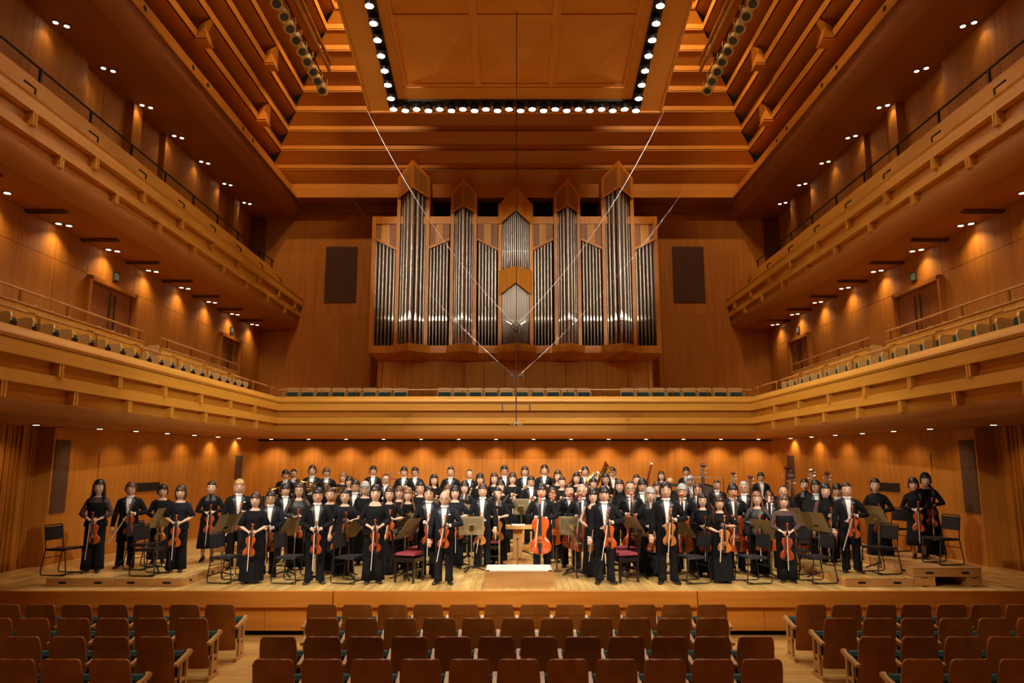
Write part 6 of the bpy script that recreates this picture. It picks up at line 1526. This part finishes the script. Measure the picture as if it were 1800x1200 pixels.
# ================================================================ SPOTLIGHT BARS
def fixture_meshes():
    a = MB().lathe([(.05, .24), (.085, .20), (.10, .10), (.10, 0), (.118, -.01), (.118, -.06), (.10, -.06)], n=16).mesh([M['beige']], 40)
    b = MB().lathe([(.003, -.061), (.082, -.061), (.080, -.070), (.003, -.070)], n=16).mesh([M['lensdark']], 40)
    q = MB().tube([(-.13, 0, .06), (-.13, 0, .30), (.13, 0, .30), (.13, 0, .06)], .010, 6); c = q.mesh([M['beige']], 40)
    d = MB().box(-.05, .05, .10, .19, .02, .16).mesh([M['beige']]); e = MB().torus((0, .15, .2), .13, .008, 18, 5, 'x', .3, 5.4).mesh([M['beige']], 180)
    return a, b, c, d, e
FM = fixture_meshes()
for s in (-1, 1):
    tb_ = thing('lighting_truss', 'slim beam carrying the row of cream spotlights %s of the canopy' % SIDE[s], 'truss')
    MB().box(*sorted((s*5.50, s*5.58)), 12.5, 20.2, 13.62, 13.70).build('lower_beam', M['riser'], tb_); MB().box(*sorted((s*5.50, s*5.58)), 12.5, 20.2, 13.92, 13.98).build('upper_beam', M['riser'], tb_)
    for k in range(9): MB().tube([(s*5.54, 12.8+.9*k, 13.66), (s*5.54, 13.1+.9*k, 13.95)], .014, 6).build('brace', M['darkmetal'], tb_)
    for yy in (13.5, 17.5): MB().tube([(s*5.54, yy, 13.95), (s*5.54, yy, 19.5)], .014, 6).build('hanger', M['darkmetal'], tb_)
    MB().tube([(s*5.72, 12.5, 13.55), (s*5.72, 20.2, 13.45)], .02, 6).build('bar', M['darkmetal'], tb_)
    for k in range(13):
        y = 20.1-.52*k; t = thing('spotlight', 'cream theatre spotlight %s of the canopy, %s from the organ end of its bar' % (SIDE[s], ORD[k]), 'spotlight', (s*5.72, y, 13.02), 0, 'cream spotlights beside the canopy', scale=1.3)
        t.rotation_euler = (R(-24-(k*17) % 9), s*R(14+(k*11) % 8), (k*7 % 5-2)*.1)
        for nm, me in zip(('can', 'lens', 'yoke', 'ballast_box', 'power_lead'), FM): link(nm, me, t)
# ================================================================ HANGING MICROPHONES AND CABLES
def cable(p0, p1, r, sag, label, m='cable', group=None):
    pts = [Vector(p0).lerp(Vector(p1), i/16)-Vector((0, 0, sag*4*(i/16)*(1-i/16))) for i in range(17)]
    q = MB().tube(pts, r, 5); o = q.build('suspension_cable', M[m]); tag(o, label, 'cable', group)
cable((.05, 16, 19.4), (.03, 16, 3.0), .010, 0, 'black vertical cable dropping from the ceiling to the hanging microphones', 'black')
cable((-4.1, 18.9, 11.75), (-.02, 16, 5.2), .005, .5, 'white cable from the left side of the canopy to the microphone cluster')
cable((4.15, 18.9, 11.75), (.08, 16, 5.2), .005, .5, 'white cable from the right side of the canopy to the microphone cluster')
cable((-6.3, 20.5, 12.0), (.01, 16, 3.98), .0022, .5, 'thin faint wire from the ceiling left of the organ', 'steel')
cable((6.3, 20.5, 12.0), (.05, 16, 3.98), .0022, .5, 'thin faint wire from the ceiling right of the organ', 'steel')
def micgroup(z, label, kind):
    t = thing('hanging_microphone', label, 'microphone', (.03, 16, z), group='hanging microphones')
    if kind == 0:
        MB().ell((0, 0, 0), (.05, .05, .10), 10, 6).build('hub', M['darkmetal'], t, 180)
        for s in (-1, 1):
            MB().tube([(0, 0, .06), (s*.16, -.05, .14)], .012, 6).build('arm', M['darkmetal'], t); MB().tube([(s*.10, -.04, .10), (s*.22, -.07, .17)], .022, 8).build('microphone_body', M['silver'], t, 60)
            MB().torus((s*.10, 0, -.08), .10, .006, 14, 5, 'y', -1.5, 1.5).build('lead', M['black'], t)
    elif kind == 1:
        for s in (-1, 1):
            MB().tube([(0, 0, 0), (s*.11, 0, .05)], .009, 6).build('arm', M['darkmetal'], t); MB().tube([(s*.08, -.02, .07), (s*.15, -.04, .03)], .020, 8).build('microphone_body', M['darkmetal'], t, 60)
        MB().tube([(0, 0, .05), (0, 0, -.55)], .014, 6).build('stem', M['darkmetal'], t)
    elif kind == 2:
        MB().tube([(-.30, 0, 0), (.30, 0, 0)], .009, 6).build('cross_bar', M['silver'], t)
        for s in (-1, 1): MB().tube([(s*.30, 0, .02), (s*.30, 0, -.17)], .013, 6).build('microphone_body', M['darkmetal'], t, 60)
    else:
        MB().tube([(0, 0, .42), (0, 0, 0)], .010, 6).build('stem', M['darkmetal'], t)
        for a in (-.16, -.08, .08, .16): MB().tube([(0, 0, .02), (a, -.04, -.08 if abs(a) > .1 else -.10)], .010, 6).build('microphone_body', M['silver'], t)
        MB().tube([(-.2, 0, .04), (.2, 0, .04)], .006, 6).build('cross_bar', M['silver'], t)
micgroup(5.05, 'microphone cluster with two angled arms where the white cables meet', 0)
micgroup(3.95, 'pair of small angled microphones below the main cluster', 1)
micgroup(3.36, 'horizontal bar with a microphone hanging from each end', 2)
micgroup(2.98, 'lowest small spider of microphones above the players', 3)
